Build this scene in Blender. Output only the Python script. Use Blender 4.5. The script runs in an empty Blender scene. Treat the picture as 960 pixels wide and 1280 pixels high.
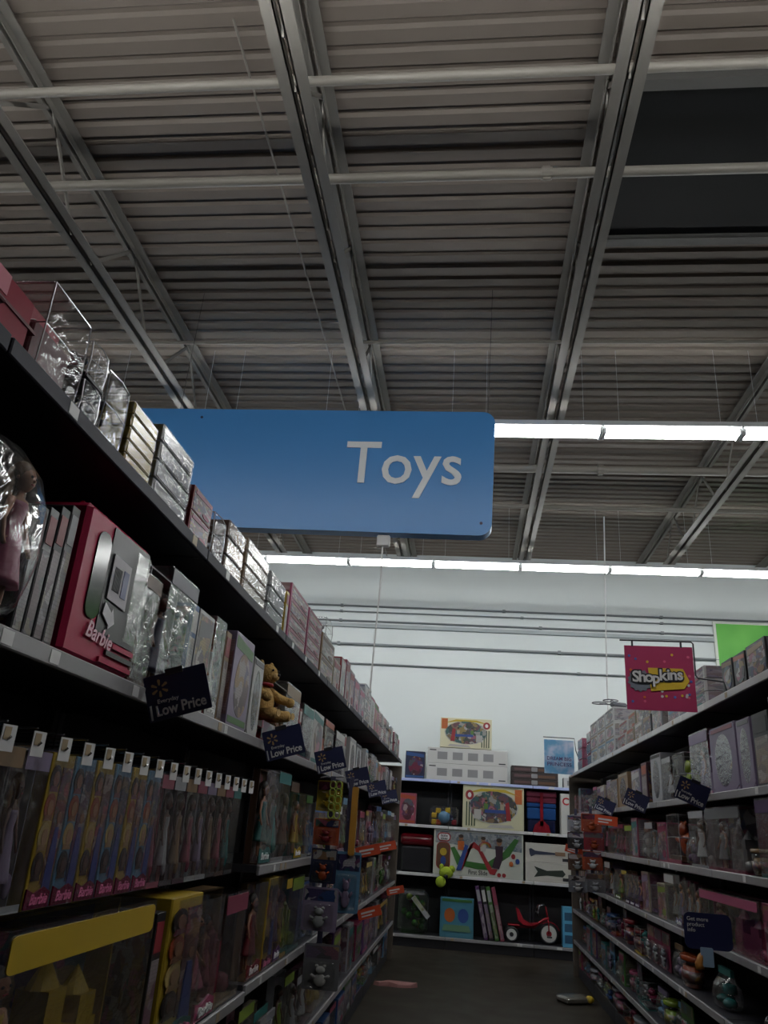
import bpy, bmesh, math, random
from mathutils import Vector, Matrix
PI = math.pi
random.seed(7)
S = bpy.context.scene
COL = S.collection
# ------------------------------------------------------------ camera, world, exposure
cam = bpy.data.objects.new('camera', bpy.data.cameras.new('camera'))
COL.objects.link(cam); S.camera = cam
cam.data.sensor_fit = 'VERTICAL'; cam.data.sensor_height = 36.0
cam.data.lens = 963.0 / 1280.0 * 36.0
cam.data.clip_start = 0.05
_X = Vector((0.99307533, 0.02383449, -0.11503615)); _Y = Vector((0.09742263, 0.38013926, 0.9197842))
_Z = Vector((0.06565234, -0.92462212, 0.3751849))
cam.matrix_world = Matrix(((_X[0], -_X[1], -_X[2], 0), (_Y[0], -_Y[1], -_Y[2], 0), (_Z[0], -_Z[1], -_Z[2], 1.55), (0, 0, 0, 1)))
W = bpy.data.worlds.new('world'); S.world = W; W.use_nodes = True
W.node_tree.nodes['Background'].inputs[0].default_value = (0.80, 0.9, 1.0, 1)
W.node_tree.nodes['Background'].inputs[1].default_value = 0.02
TUBE_STRENGTH = 30.0
S.view_settings.view_transform = 'Standard'; S.view_settings.look = 'None'
S.view_settings.gamma = 1.0; S.view_settings.use_curve_mapping = False
S.view_settings.exposure = 0.0
S.cycles.use_denoising = True
S.cycles.max_bounces = 8; S.cycles.transparent_max_bounces = 16
S.cycles.caustics_reflective = False; S.cycles.caustics_refractive = False

# ------------------------------------------------------------ colours and materials
def lin(h):
    h = h.lstrip('#'); v = [int(h[i:i+2], 16) / 255 for i in (0, 2, 4)]
    return tuple((c / 12.92 if c <= .04045 else ((c + .055) / 1.055) ** 2.4) for c in v)
CL = {k: lin(v) for k, v in dict(
    pink='c2557e', rose='b0506a', magenta='a21f55', red='a02030', plum='5c2f45', purple='6b3f7f', lavender='a797b8',
    white='e4e4e2', cream='c9bda5', tan='a98963', brown='6a4a36', orange='c4552a', yellow='dcb82c', green='4f8a3a',
    teal='2f8f8c', blue='2f62a8', navy='232b52', grey='85858a', charcoal='34343a', black='17171b', silver='c0c3c8',
    lime='9ab83a', sky='6fa8cf').items()}
MATS = {}
INKS = .48   # depth of the inks and plastics of the goods
def new_mat(name):
    m = bpy.data.materials.new(name); m.use_nodes = True
    return m, m.node_tree.nodes, m.node_tree.links, m.node_tree.nodes['Principled BSDF']
def mat(name, col, rough=.5, metal=0, spec=.5, noise=0, nscale=20, bump=0):
    if name in MATS: return MATS[name]
    m, N, L, P = new_mat(name)
    c = CL[col] if isinstance(col, str) and col in CL else (lin(col) if isinstance(col, str) else col)
    P.inputs['Base Color'].default_value = (*c, 1); P.inputs['Roughness'].default_value = rough
    P.inputs['Metallic'].default_value = metal; P.inputs['Specular IOR Level'].default_value = spec
    if noise or bump:
        t = N.new('ShaderNodeTexCoord'); n = N.new('ShaderNodeTexNoise'); n.inputs['Scale'].default_value = nscale
        n.inputs['Detail'].default_value = 4; L.new(t.outputs['Object'], n.inputs['Vector'])
        if noise:
            r = N.new('ShaderNodeMapRange'); r.inputs[3].default_value = 1 - noise; r.inputs[4].default_value = 1 + noise
            L.new(n.outputs['Fac'], r.inputs[0])
            x = N.new('ShaderNodeMix'); x.data_type = 'RGBA'; x.blend_type = 'MULTIPLY'; x.inputs[0].default_value = 1
            x.inputs[6].default_value = (*c, 1); L.new(r.outputs[0], x.inputs[7]); L.new(x.outputs[2], P.inputs['Base Color'])
        if bump:
            b = N.new('ShaderNodeBump'); b.inputs['Strength'].default_value = bump; b.inputs['Distance'].default_value = .01
            L.new(n.outputs['Fac'], b.inputs['Height']); L.new(b.outputs[0], P.inputs['Normal'])
    MATS[name] = m; return m
def mat_tint(name, rough=.45, wrinkle=0):
    """surface whose colour is the object's own colour"""
    if name in MATS: return MATS[name]
    m, N, L, P = new_mat(name)
    o = N.new('ShaderNodeObjectInfo'); L.new(o.outputs['Color'], P.inputs['Base Color'])
    P.inputs['Roughness'].default_value = rough
    MATS[name] = m; return m
def mat_art(name, scale=14, sat=.8, keep=.45):
    """busy printed artwork: patches and speckles of several inks over the object's own colour"""
    if name in MATS: return MATS[name]
    m, N, L, P = new_mat(name)
    o = N.new('ShaderNodeObjectInfo'); t = N.new('ShaderNodeTexCoord')
    mu = N.new('ShaderNodeMath'); mu.operation = 'MULTIPLY'; mu.inputs[1].default_value = 37; L.new(o.outputs['Random'], mu.inputs[0])
    ad = N.new('ShaderNodeVectorMath'); ad.operation = 'ADD'; L.new(t.outputs['Object'], ad.inputs[0]); L.new(mu.outputs[0], ad.inputs[1])
    n = N.new('ShaderNodeTexNoise'); n.inputs['Scale'].default_value = scale; n.inputs['Detail'].default_value = 1
    L.new(ad.outputs[0], n.inputs['Vector'])
    w = N.new('ShaderNodeMix'); w.data_type = 'RGBA'; w.inputs[0].default_value = .12
    L.new(ad.outputs[0], w.inputs[6]); L.new(n.outputs['Color'], w.inputs[7])
    v = N.new('ShaderNodeTexVoronoi'); v.inputs['Scale'].default_value = scale * 1.3; L.new(w.outputs[2], v.inputs['Vector'])
    sc_ = N.new('ShaderNodeSeparateColor'); L.new(v.outputs['Color'], sc_.inputs[0])
    h = N.new('ShaderNodeValToRGB'); cr = h.color_ramp; cr.interpolation = 'CONSTANT'
    pal = ['1d1418', '6b2340', '8a6a4a', 'a8a4a2', '3c2230', '2b3f70', 'b05a78', '241d22', '9c7f3a', '4a3358', 'bdb6b4', '2f5d60'] if name != 'pale printed artwork' else ['8f8a88', 'b0a8a8', '7a5a66', 'a39a94', '5c5660', 'b9b4b2', '8f7f6a', '99909c']
    while len(cr.elements) < len(pal): cr.elements.new(.5)
    for q, c_ in enumerate(pal): cr.elements[q].position = q / len(pal); cr.elements[q].color = (*[k_ * .8 for k_ in lin(c_)], 1)
    L.new(sc_.outputs[0], h.inputs[0])
    x = N.new('ShaderNodeMix'); x.data_type = 'RGBA'; x.inputs[0].default_value = keep
    L.new(h.outputs[0], x.inputs[6]); L.new(o.outputs['Color'], x.inputs[7])
    # lines of small print
    br = N.new('ShaderNodeTexBrick'); br.inputs['Scale'].default_value = 30; br.inputs['Mortar Size'].default_value = .03
    br.inputs['Color1'].default_value = (1, 1, 1, 1); br.inputs['Color2'].default_value = (.7, .7, .7, 1); br.inputs['Mortar'].default_value = (.3, .3, .3, 1)
    sx = N.new('ShaderNodeSeparateXYZ'); L.new(ad.outputs[0], sx.inputs[0]); cx = N.new('ShaderNodeCombineXYZ')
    L.new(sx.outputs[0], cx.inputs[0]); L.new(sx.outputs[2], cx.inputs[1]); L.new(cx.outputs[0], br.inputs['Vector'])
    y = N.new('ShaderNodeMix'); y.data_type = 'RGBA'; y.blend_type = 'MULTIPLY'; y.inputs[0].default_value = .5
    L.new(x.outputs[2], y.inputs[6]); L.new(br.outputs['Color'], y.inputs[7])
    L.new(y.outputs[2], P.inputs['Base Color']); P.inputs['Roughness'].default_value = .35
    MATS[name] = m; return m
def mat_clear(name, fac=.04, rough=.1, bump=.3, scale=25, col=(1, 1, 1), haze=0.0, edge=.55):
    """thin clear plastic film or window"""
    if name in MATS: return MATS[name]
    m, N, L, P = new_mat(name); N.remove(P)
    out = [n for n in N if n.type == 'OUTPUT_MATERIAL'][0]
    tr = N.new('ShaderNodeBsdfTransparent'); tr.inputs[0].default_value = (*col, 1)
    gl = N.new('ShaderNodeBsdfGlossy'); gl.inputs['Roughness'].default_value = rough
    df = N.new('ShaderNodeBsdfDiffuse'); df.inputs[0].default_value = (.7, .7, .72, 1)
    lw = N.new('ShaderNodeLayerWeight'); lw.inputs[0].default_value = .25
    mr = N.new('ShaderNodeMapRange'); mr.inputs[3].default_value = fac; mr.inputs[4].default_value = min(1, fac + edge)
    L.new(lw.outputs['Facing'], mr.inputs[0])
    mx = N.new('ShaderNodeMixShader'); L.new(mr.outputs[0], mx.inputs[0]); L.new(tr.outputs[0], mx.inputs[1]); L.new(gl.outputs[0], mx.inputs[2])
    mh = N.new('ShaderNodeMixShader'); mh.inputs[0].default_value = haze; L.new(mx.outputs[0], mh.inputs[1]); L.new(df.outputs[0], mh.inputs[2])
    L.new(mh.outputs[0], out.inputs[0])
    if bump:
        t = N.new('ShaderNodeTexCoord'); n = N.new('ShaderNodeTexNoise'); n.inputs['Scale'].default_value = scale
        n.inputs['Detail'].default_value = 3; n.inputs['Distortion'].default_value = 1.2
        L.new(t.outputs['Object'], n.inputs['Vector'])
        b = N.new('ShaderNodeBump'); b.inputs['Strength'].default_value = bump; b.inputs['Distance'].default_value = .02
        L.new(n.outputs['Fac'], b.inputs['Height']); L.new(b.outputs[0], gl.inputs['Normal'])
    MATS[name] = m; return m
M_TINT = mat_tint('coloured card'); M_TINTG = mat_tint('glossy coloured plastic', .22)
M_ART = mat_art('printed artwork', 22, 0, .3); M_ARTB = mat_art('bold printed artwork', 14, .9, .22)
M_ARTP = mat_art('pale printed artwork', 16, .5, .45)
M_CLEAR = mat_clear('clear plastic window'); M_FILM = mat_clear('wrinkled clear film', .09, .14, .45, 11, haze=.015)
M_SHRINK = mat_clear('tight shrink film', .04, .16, .35, 20, edge=.30)
M_SKIN = mat('vinyl skin', '9a6a4f', .45); M_SKIND = mat('dark vinyl skin', '4f3326', .45)
M_HAIR = mat_tint('doll hair', .5)
M_WHITE = mat('white print', 'c9c9c9', .5); M_INK = mat('dark ink', '1c1c22', .5); M_YEL = mat('yellow ink', 'c9a92c', .5)
M_PINKINK = mat('pink ink', 'c9638e', .4); M_REDINK = mat('red ink', 'a3202c', .4)
M_STEEL = mat('painted shelf steel', '2e2e34', .42, 0, .5, .12, 8)
M_LIP = mat('shelf edge grey steel', '8c8b8d', .38, .2, .5, .1, 12)
M_PANEL = mat('dark back panel', '1a1a1c', .6, 0, .4, .15, 6)
M_PEG = mat('brown side panel', '5a5148', .6, 0, .4, .1, 6)
M_CHROME = mat('bright wire', 'b0b0b4', .25, .9)
M_WIRE = mat('dark wire', '3a3a3e', .4, .6)
M_BLACK = mat('black plastic', '15151a', .4)
M_NAVY = mat('navy tag card', '141a40', .45)
M_ORANGETAG = mat('orange tag card', 'b8431f', .45)

# ------------------------------------------------------------ mesh helpers
class MB:
    def __init__(s): s.v = []; s.f = []
    def add(s, vs, fs):
        k = len(s.v); s.v += [tuple(v) for v in vs]; s.f += [tuple(i + k for i in f) for f in fs]; return s
    def box(s, c, d, r=None):
        x, y, z = d[0] / 2, d[1] / 2, d[2] / 2
        vs = [Vector((i * x, j * y, k * z)) for i in (-1, 1) for j in (-1, 1) for k in (-1, 1)]
        if r is not None: vs = [r @ v for v in vs]
        vs = [v + Vector(c) for v in vs]
        return s.add(vs, [(0, 1, 3, 2), (4, 6, 7, 5), (0, 4, 5, 1), (2, 3, 7, 6), (0, 2, 6, 4), (1, 5, 7, 3)])
    def b2(s, x0, x1, y0, y1, z0, z1): return s.box(((x0+x1)/2, (y0+y1)/2, (z0+z1)/2), (x1-x0, y1-y0, z1-z0))
    def bev(s, c, d, b):
        """box with chamfered edges"""
        bm = bmesh.new(); bmesh.ops.create_cube(bm, size=1)
        for v in bm.verts: v.co = Vector((v.co[i] * d[i] for i in range(3))) + Vector(c)
        bmesh.ops.bevel(bm, geom=list(bm.edges), offset=b, segments=1, affect='EDGES', clamp_overlap=True)
        bm.verts.index_update(); s.add([v.co for v in bm.verts], [[v.index for v in f.verts] for f in bm.faces]); bm.free(); return s
    def tube(s, pts, rad, n=8, closed=False):
        pts = [Vector(p) for p in pts]; N = len(pts)
        rs = rad if isinstance(rad, (list, tuple)) else [rad] * N
        k0 = len(s.v); up = None
        for i, p in enumerate(pts):
            a = pts[(i - 1) % N] if (closed or i) else p; b = pts[(i + 1) % N] if (closed or i < N - 1) else p
            t = (b - a).normalized()
            if up is None or abs(up.dot(t)) > .95: up = Vector((0, 0, 1)) if abs(t.z) < .9 else Vector((1, 0, 0))
            u = (up - t * up.dot(t)).normalized(); w = t.cross(u); up = u
            s.v += [tuple(p + (u * math.cos(2 * PI * j / n) + w * math.sin(2 * PI * j / n)) * rs[i]) for j in range(n)]
        for i in range(N if closed else N - 1):
            A = k0 + i * n; B = k0 + ((i + 1) % N) * n
            for j in range(n): s.f.append((A + j, A + (j + 1) % n, B + (j + 1) % n, B + j))
        if not closed:
            s.f.append(tuple(range(k0 + n - 1, k0 - 1, -1))); s.f.append(tuple(range(k0 + (N - 1) * n, k0 + N * n)))
        return s
    def lathe(s, prof, n=14, c=(0, 0, 0), sx=1, sy=1):
        k0 = len(s.v)
        for r, z in prof:
            s.v += [(c[0] + sx * r * math.cos(2 * PI * j / n), c[1] + sy * r * math.sin(2 * PI * j / n), c[2] + z) for j in range(n)]
        for i in range(len(prof) - 1):
            for j in range(n): s.f.append((k0 + i*n + j, k0 + i*n + (j+1) % n, k0 + (i+1)*n + (j+1) % n, k0 + (i+1)*n + j))
        s.f.append(tuple(range(k0 + n - 1, k0 - 1, -1))); m = k0 + (len(prof) - 1) * n; s.f.append(tuple(range(m, m + n)))
        return s
    def ball(s, c, r, n=12, m=8, q=(1, 1, 1)):
        pr = [(max(1e-4, math.sin(PI * i / m)) * r, -math.cos(PI * i / m) * r * q[2]) for i in range(m + 1)]
        return s.lathe(pr, n, c, q[0], q[1])
    def disc(s, pts, depth, axis='y'):
        """polygon outline in x,z extruded along y by depth (starting at its own y)"""
        k = len(s.v); n = len(pts)
        s.v += [tuple(p) for p in pts] + [(p[0], p[1] + depth, p[2]) for p in pts]
        s.f.append(tuple(range(k, k + n))); s.f.append(tuple(range(k + 2 * n - 1, k + n - 1, -1)))
        for j in range(n): s.f.append((k + j, k + n + j, k + n + (j + 1) % n, k + (j + 1) % n))
        return s
    def build(s, name, m, parent=None, smooth=False, color=None):
        me = bpy.data.meshes.new(name); me.from_pydata(s.v, [], s.f)
        for mm in (m if isinstance(m, (list, tuple)) else [m]): me.materials.append(mm)
        bm = bmesh.new(); bm.from_mesh(me); bmesh.ops.recalc_face_normals(bm, faces=list(bm.faces)); bm.to_mesh(me); bm.free()
        if smooth:
            for p in me.polygons: p.use_smooth = True
        o = bpy.data.objects.new(name, me); COL.objects.link(o)
        if parent: o.parent = parent
        if color is not None: setcol(o, color)
        return o
def setcol(o, c):
    c = CL[c] if isinstance(c, str) else c
    o.color = (*[q * INKS for q in c], 1)
def ellipse(cx, y, cz, rx, rz, n=24): return [(cx + rx * math.cos(2*PI*i/n), y, cz + rz * math.sin(2*PI*i/n)) for i in range(n)]
def rrect(x0, x1, z0, z1, y, r, n=5):
    out = []
    for cx, cz, a0 in ((x1 - r, z1 - r, 0), (x0 + r, z1 - r, 90), (x0 + r, z0 + r, 180), (x1 - r, z0 + r, 270)):
        out += [(cx + r * math.cos(math.radians(a0 + 90 * i / n)), y, cz + r * math.sin(math.radians(a0 + 90 * i / n))) for i in range(n + 1)]
    return out
def text(name, s, size, m, parent, loc, rot=(PI/2, 0, 0), ext=.001, shear=0, align='CENTER', bold=0, width=None, color=None):
    cu = bpy.data.curves.new(name, 'FONT'); cu.body = s; cu.size = size; cu.extrude = ext; cu.shear = shear
    cu.align_x = align; cu.align_y = 'CENTER'; cu.offset = bold; cu.resolution_u = 3
    t = bpy.data.objects.new(name, cu); COL.objects.link(t)
    dg = bpy.context.evaluated_depsgraph_get(); me = bpy.data.meshes.new_from_object(t.evaluated_get(dg))
    bpy.data.objects.remove(t); bpy.data.curves.remove(cu)
    if width:
        xs = [v.co.x for v in me.vertices]; k = width / (max(xs) - min(xs))
        for v in me.vertices: v.co.x *= k
    me.materials.clear(); me.materials.append(m)
    o = bpy.data.objects.new(name, me); COL.objects.link(o); o.parent = parent; o.location = loc; o.rotation_euler = rot
    if color is not None: setcol(o, color)
    return o
# ------------------------------------------------------------ things
LABELS = {}
def tag(o, label, cat, group=None):
    n = len(label.split()); assert 4 <= n <= 16, (n, label)
    assert label not in LABELS, label
    LABELS[label] = o
    o['label'] = label; o['category'] = cat
    if group: o['group'] = group
    return o
def thing(name, loc=(0, 0, 0), rz=0, label=None, cat=None, group=None):
    o = bpy.data.objects.new(name, None); COL.objects.link(o); o.location = loc; o.rotation_euler = (0, 0, rz)
    o.empty_display_size = .05
    if label: tag(o, label, cat, group)
    return o
def struct(o): o['kind'] = 'structure'; return o
def copy_tree(o, parent=None):
    c = o.copy(); COL.objects.link(c)
    if parent: c.parent = parent
    for ch in list(o.children): copy_tree(ch, c)
    return c
ORD = ['nearest', 'second nearest', 'third nearest', 'fourth nearest', 'fifth nearest', 'sixth nearest', 'seventh nearest', 'eighth nearest',
       'ninth nearest', 'tenth nearest', 'eleventh nearest', 'twelfth nearest', 'thirteenth nearest', 'fourteenth nearest', 'fifteenth nearest',
       'sixteenth nearest', 'seventeenth nearest', 'eighteenth nearest', 'nineteenth nearest', 'twentieth nearest']

# ------------------------------------------------------------ the building
M_FLOOR, N, L, P = new_mat('dark vinyl tile floor')
t = N.new('ShaderNodeTexCoord'); b = N.new('ShaderNodeTexBrick'); b.offset = 0; b.inputs['Scale'].default_value = 1
b.inputs['Brick Width'].default_value = .61; b.inputs['Row Height'].default_value = .61; b.inputs['Mortar Size'].default_value = .003
b.inputs['Color1'].default_value = (.027, .022, .015, 1); b.inputs['Color2'].default_value = (.024, .020, .014, 1); b.inputs['Mortar'].default_value = (.014, .012, .01, 1)
L.new(t.outputs['Object'], b.inputs['Vector']); L.new(b.outputs['Color'], P.inputs['Base Color'])
n = N.new('ShaderNodeTexNoise'); n.inputs['Scale'].default_value = 3; L.new(t.outputs['Object'], n.inputs['Vector'])
r = N.new('ShaderNodeMapRange'); r.inputs[3].default_value = .35; r.inputs[4].default_value = .55; L.new(n.outputs['Fac'], r.inputs[0]); L.new(r.outputs[0], P.inputs['Roughness']); P.inputs['Specular IOR Level'].default_value = .2
struct(MB().b2(-9, 9, -4, 12.9, -.1, 0).build('floor', M_FLOOR))
M_WALL = mat('painted wall', 'd6dddd', .6, 0, .3, .03, 1.2)
struct(MB().b2(-9, 9, 12.75, 12.9, 0, 6.1).build('wall_back', M_WALL))
M_DECK = mat('painted roof deck', '7a7067', .55, 0, .4, .06, 1.5)
prof = []; y = -4.0
while y < 12.74:
    prof += [(y, 5.95), (y + .085, 5.95), (y + .104, 5.971), (y + .133, 5.971)]; y += .152
mb = MB(); k = len(prof)
mb.add([(-9, p[0], p[1]) for p in prof] + [(9, p[0], p[1]) for p in prof] +
       [(-9, p[0], p[1] + .012) for p in prof] + [(9, p[0], p[1] + .012) for p in prof],
       [(i, i + 1, k + i + 1, k + i) for i in range(k - 1)] + [(2*k + i, 3*k + i, 3*k + i + 1, 2*k + i + 1) for i in range(k - 1)] +
       [(0, k, 3*k, 2*k), (k-1, 3*k-1, 4*k-1, 2*k-1)])
struct(mb.build('ceiling', M_DECK))
# conduits and ledges running along the back wall
M_COND = mat('grey conduit', '7a8083', .45)
for i, (z, r) in enumerate([(4.99, .016), (4.89, .012), (4.73, .016), (4.33, .022), (4.005, .014)]):
    mb = MB().tube([(-8.9, 12.72, z), (8.9, 12.72, z)], r)
    for x in (-5.5, -2.2, .55 + i * .3, 3.1, 6): mb.box((x, 12.72, z), (.05, .06, r * 2.6))
    struct(mb.build('trim_%d' % (i + 1), M_COND))
struct(MB().b2(-9, 9, 12.70, 12.75, 4.62, 4.68).build('trim_6', mat('ledge paint', '9ba4a6', .5)))
# dark skylight between two joists (night sky behind it)
wk = MB(); wk.b2(.87, 4.6, 3.48, 3.56, 5.86, 5.948); wk.b2(.87, 4.6, 4.86, 4.94, 5.86, 5.948); wk.b2(.87, .93, 3.56, 4.86, 5.86, 5.948)
g = MB().b2(.93, 4.6, 3.56, 4.86, 5.90, 5.915).build('window_1', mat('night skylight pane', '0b0d10', .5, 0, .2)); struct(g)
struct(wk.build('window_frame', mat('skylight curb', '5b5a58', .5), g))

# open-web roof joists
M_JOIST = mat('painted joist steel', '7d7973', .5, 0, .4, .08, 4)
web = None
def joist(x, label):
    global web
    t = thing('roof_joist', (x, 0, 5.3), 0, label, 'roof joist', 'roof joists running along the aisle')
    for sgn in (-1, 1):
        for zz, nm in ((0, 'bottom_chord'), (.60, 'top_chord')):
            m = MB(); m.b2(*sorted((sgn * .014, sgn * .085)), -4, 12.74 if zz else 11.1, zz, zz + .008)
            m.b2(*sorted((sgn * .014, sgn * .022)), -4, 11.1, zz, zz + .06) if nm == 'bottom_chord' else m.b2(*sorted((sgn * .014, sgn * .022)), -4, 12.74, zz - .05, zz)
            m.build(nm, M_JOIST, t)
    if web is None:
        ln = math.hypot(.60, .55); a = math.atan2(.60, .55)
        web = MB().box((0, .275, .305), (.012, ln, .03), Matrix.Rotation(a, 3, 'X')).build('web_bar', M_JOIST, t)
        web.location.y = -1.2; first = True
    else: first = False
    yy = -1.2; j = 0
    while yy < 11.1:
        if not (first and j == 0):
            w = web.copy(); COL.objects.link(w); w.parent = t
            w.location = (0, yy if j % 2 == 0 else yy + .55, 0); w.rotation_euler = (0, 0, 0 if j % 2 == 0 else PI)
        yy += .55 if j % 2 == 0 else .85; j += 1
for x, l in ((-4.76, 'grey open-web steel joist farthest left, mostly above the left shelving'),
             (-2.9, 'grey open-web steel joist crossing the upper left of the ceiling'),
             (-1.04, 'grey open-web steel joist running down behind the blue hanging sign'),
             (.77, 'grey open-web steel joist right of centre, left edge of the dark skylight'),
             (2.83, 'grey open-web steel joist meeting the back wall above the green poster'),
             (4.75, 'grey open-web steel joist farthest right beyond the green poster')):
    joist(x, l)
# sprinkler pipes and bridging across the joists
M_PIPE = mat('painted pipe', '8a857d', .45)
def pipe(y, z, r, label, nm='sprinkler_pipe', coup=()):
    m = MB().tube([(-8.9, y, z), (8.9, y, z)], r, 12); o = m.build(nm, M_PIPE, None, True)
    tag(o, label, 'pipe' if 'pipe' in nm else 'bridging bar')
    for x in coup:
        c = MB(); c.tube([(x - .035, y, z), (x + .035, y, z)], r * 1.25, 12); c.box((x, y, z + r * 1.3), (.05, .02, .03)); c.box((x, y, z - r * 1.3), (.05, .02, .02)); c.build('coupling', M_PIPE, o)
pipe(3.13, 5.52, .028, 'thin painted sprinkler pipe crossing the ceiling nearest the camera')
pipe(3.86, 5.52, .034, 'painted sprinkler pipe with a coupling crossing below the dark skylight', coup=(.42,))
pipe(5.75, 5.53, .016, 'thin bridging rod crossing the ceiling just above the blue sign', 'bridging_rod')
pipe(8.55, 5.65, .05, 'thick pale pipe crossing the ceiling behind the nearer light strip', coup=(1.5,))
pipe(9.45, 5.53, .03, 'pale pipe crossing the ceiling between the two light strips')
o = MB().tube([(-1.48, 3.0, 5.90), (-1.48, 12.7, 5.90)], .008, 8).build('conduit', M_PIPE); tag(o, 'thin conduit running along the deck left of the middle joist', 'conduit')

# fluorescent strip fixtures
M_TUBE, N, L, P = new_mat('lit fluorescent tube'); P.inputs['Base Color'].default_value = (1, 1, 1, 1)
P.inputs['Emission Color'].default_value = (.985, 1, .985, 1); P.inputs['Emission Strength'].default_value = TUBE_STRENGTH
M_FIX = mat('white enamel', 'd8dadb', .35)
fx = thing('strip_light')
m = MB(); m.b2(-.605, .605, -.040, .040, .06, .11)
for s in (-1, 1): m.b2(-.605, .605, *sorted((s * .056, s * .10)), .062, .11)
for x in (-.6, -.2, .2, .6): m.b2(x - .012, x + .012, -.10, .10, .085, .11)
m.build('reflector', M_FIX, fx)
open_top = MB().b2(-.605, .605, -.020, .020, .055, .11)
for x in (-.6, -.2, .2, .6): open_top.b2(x - .012, x + .012, -.07, .07, .085, .11)
open_top = open_top.build('reflector', M_FIX)   # unseen overhead row: channels opened on top to add glow on the deck
_open = open_top.data; bpy.data.objects.remove(open_top)
for s in (-1, 1):
    MB().tube([(-.58, s * .048, .032), (.58, s * .048, .032)], .024, 8).build('tube', M_TUBE, fx, True)
for s in (-1, 1):
    MB().b2(*sorted((s * .583, s * .603)), -.075, .075, .0, .055).build('lamp_holder', M_FIX, fx)
    MB().tube([(s * .45, 0, .11), (s * .45, 0, .93)], .0015, 5).build('hanger', M_FIX, fx)
first = True
_shade = [c for c in fx.children if c.name.startswith('reflector')][0].data
ROWS = [(2.12, 'row overhead'), (6.45, 'strip beside blue sign'), (10.45, 'far strip along the back wall')]
for y, d in ROWS:
    for i in range(12):
        x = -6.27 + 1.22 * i + {6.45: -.50, 10.45: .235}.get(y, 0)
        o = fx if first else copy_tree(fx); first = False
        o.location = (x, y, 4.985)
        if y < 3: [setattr(c, 'data', _open) for c in o.children if c.name.startswith('reflector')]
        else: [setattr(c, 'data', _shade) for c in o.children if c.name.startswith('reflector')]
        side = ['leftmost'] + [q + ' from left' for q in ('second', 'third', 'fourth', 'fifth', 'sixth', 'seventh', 'eighth', 'ninth', 'tenth', 'eleventh')] + ['rightmost']
        tag(o, 'lit fluorescent fixture, %s in the %s' % (side[i], d), 'light fixture', 'fluorescent strip lights')

# ------------------------------------------------------------ shelving
def gondola(x, y, rz, w, levels, depth, label, back_h, base=True, group=None, lips=None, topdark=False, sides=()):
    """section with its front edge on local y=0, shelves reaching back to +depth"""
    t = thing('shelving_unit', (x, y, 0), rz, label, 'shelving', group)
    g = .003
    MB().b2(-w/2 + g, w/2 - g, depth, depth + .02, .02, back_h).build('back_panel', M_PANEL, t)
    for s in (-1, 1): MB().b2(s * (w/2 - .02) - .014, s * (w/2 - .02) + .014, depth - .025, depth - .001, 0, back_h + .01).build('upright', M_STEEL, t)
    if base:
        MB().bev((0, depth/2 + .02, .065), (w - 2*g, depth - .06, .129), .004).build('base_deck', M_STEEL, t)
    else:
        MB().bev((0, .03, .0615), (w - 2*g, .02, .123), .003).build('kick_plate', M_BLACK, t)
    for i, z in enumerate(levels):
        top = (i == len(levels) - 1)
        sm = MB(); sm.b2(-w/2 + g, w/2 - g, .012, depth - .026, z - .03, z)
        for s in (-1, 1): sm.add([(s*(w/2-.012), .02, z-.03), (s*(w/2-.012), depth-.03, z-.03), (s*(w/2-.012), depth-.03, z-.045), (s*(w/2-.008), .02, z-.03), (s*(w/2-.008), depth-.03, z-.03), (s*(w/2-.008), depth-.03, z-.045)], [(0, 1, 2), (5, 4, 3), (0, 3, 4, 1), (1, 4, 5, 2), (2, 5, 3, 0)])
        sh = sm.build('shelf', M_STEEL, t)
        MB().bev((0, .004, z - .020), (w - 2*g, .014, .040), .003).build('price_rail', (lips or {}).get(i, M_LIP), sh)
        for q in range(3):
            px = random.uniform(-w/2 + .1, w/2 - .1)
            if random.random() < .7: MB().b2(px - .02, px + .02, -.0042, -.0032, z - .034, z - .006).build('price_label', random.choice((M_WHITE, M_WHITE, mat('orange label', '9c8a6e', .5))), sh)
    return t
M_LIPTOP = mat('dark top shelf edge', '1d1d2b', .65, 0)
M_LIPBLUE = mat('pale blue shelf edge', 'a3b0d8', .4)
M_LIPPALE = mat('pale shelf edge', 'b9babb', .4)
LX, RX, BY = -.885, 1.35, 12.2
SEC = [-.06 + 1.22 * i for i in range(10)]
LLEV = {}
for i in range(9):
    yc = (SEC[i] + SEC[i+1]) / 2
    if SEC[i] < 3.5: lv = [.44, .88, 1.855, 2.37]
    else: lv = [.44, .90, 1.35, 1.855, 2.37]
    n = len(lv)
    gondola(LX, yc, PI/2, 1.22, lv, .42, 'dark steel shelving section of the left run, %s' % ORD[i], 2.42,
            group='left shelving run', lips={n-1: M_LIPTOP})
RLEV = [.40, .74, 1.07, 1.44, 1.83, 2.32]
for i in range(2, 9):
    yc = (SEC[i] + SEC[i+1]) / 2
    gondola(RX, yc, -PI/2, 1.22, RLEV, .42, 'dark steel shelving section of the right run, %s' % ORD[i-2], 2.36,
            group='right shelving run', lips={5: M_LIPPALE})
BLEV = [.155, .945, 1.59, 2.225]
for i, (xc, d) in enumerate(((-.86, 'left'), (.36, 'middle'), (1.58, 'right'))):
    gondola(xc, BY, 0, 1.22, BLEV, .42, 'dark shelving section against the back wall, %s of three' % d, 2.24, base=False,
            group='back wall shelving', lips={3: M_LIPBLUE, 2: M_LIPPALE, 1: M_LIPPALE})
    # kick plate
for x, d, s in ((LX, 'left', -1), (RX, 'right', 1)):
    o = MB().bev((x + s * .21, 10.945, 1.15), (.44, .03, 2.3), .004).build('end_panel', M_PEG)
    tag(o, 'brown grey end panel closing the far end of the %s shelving run' % d, 'end panel')
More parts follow.
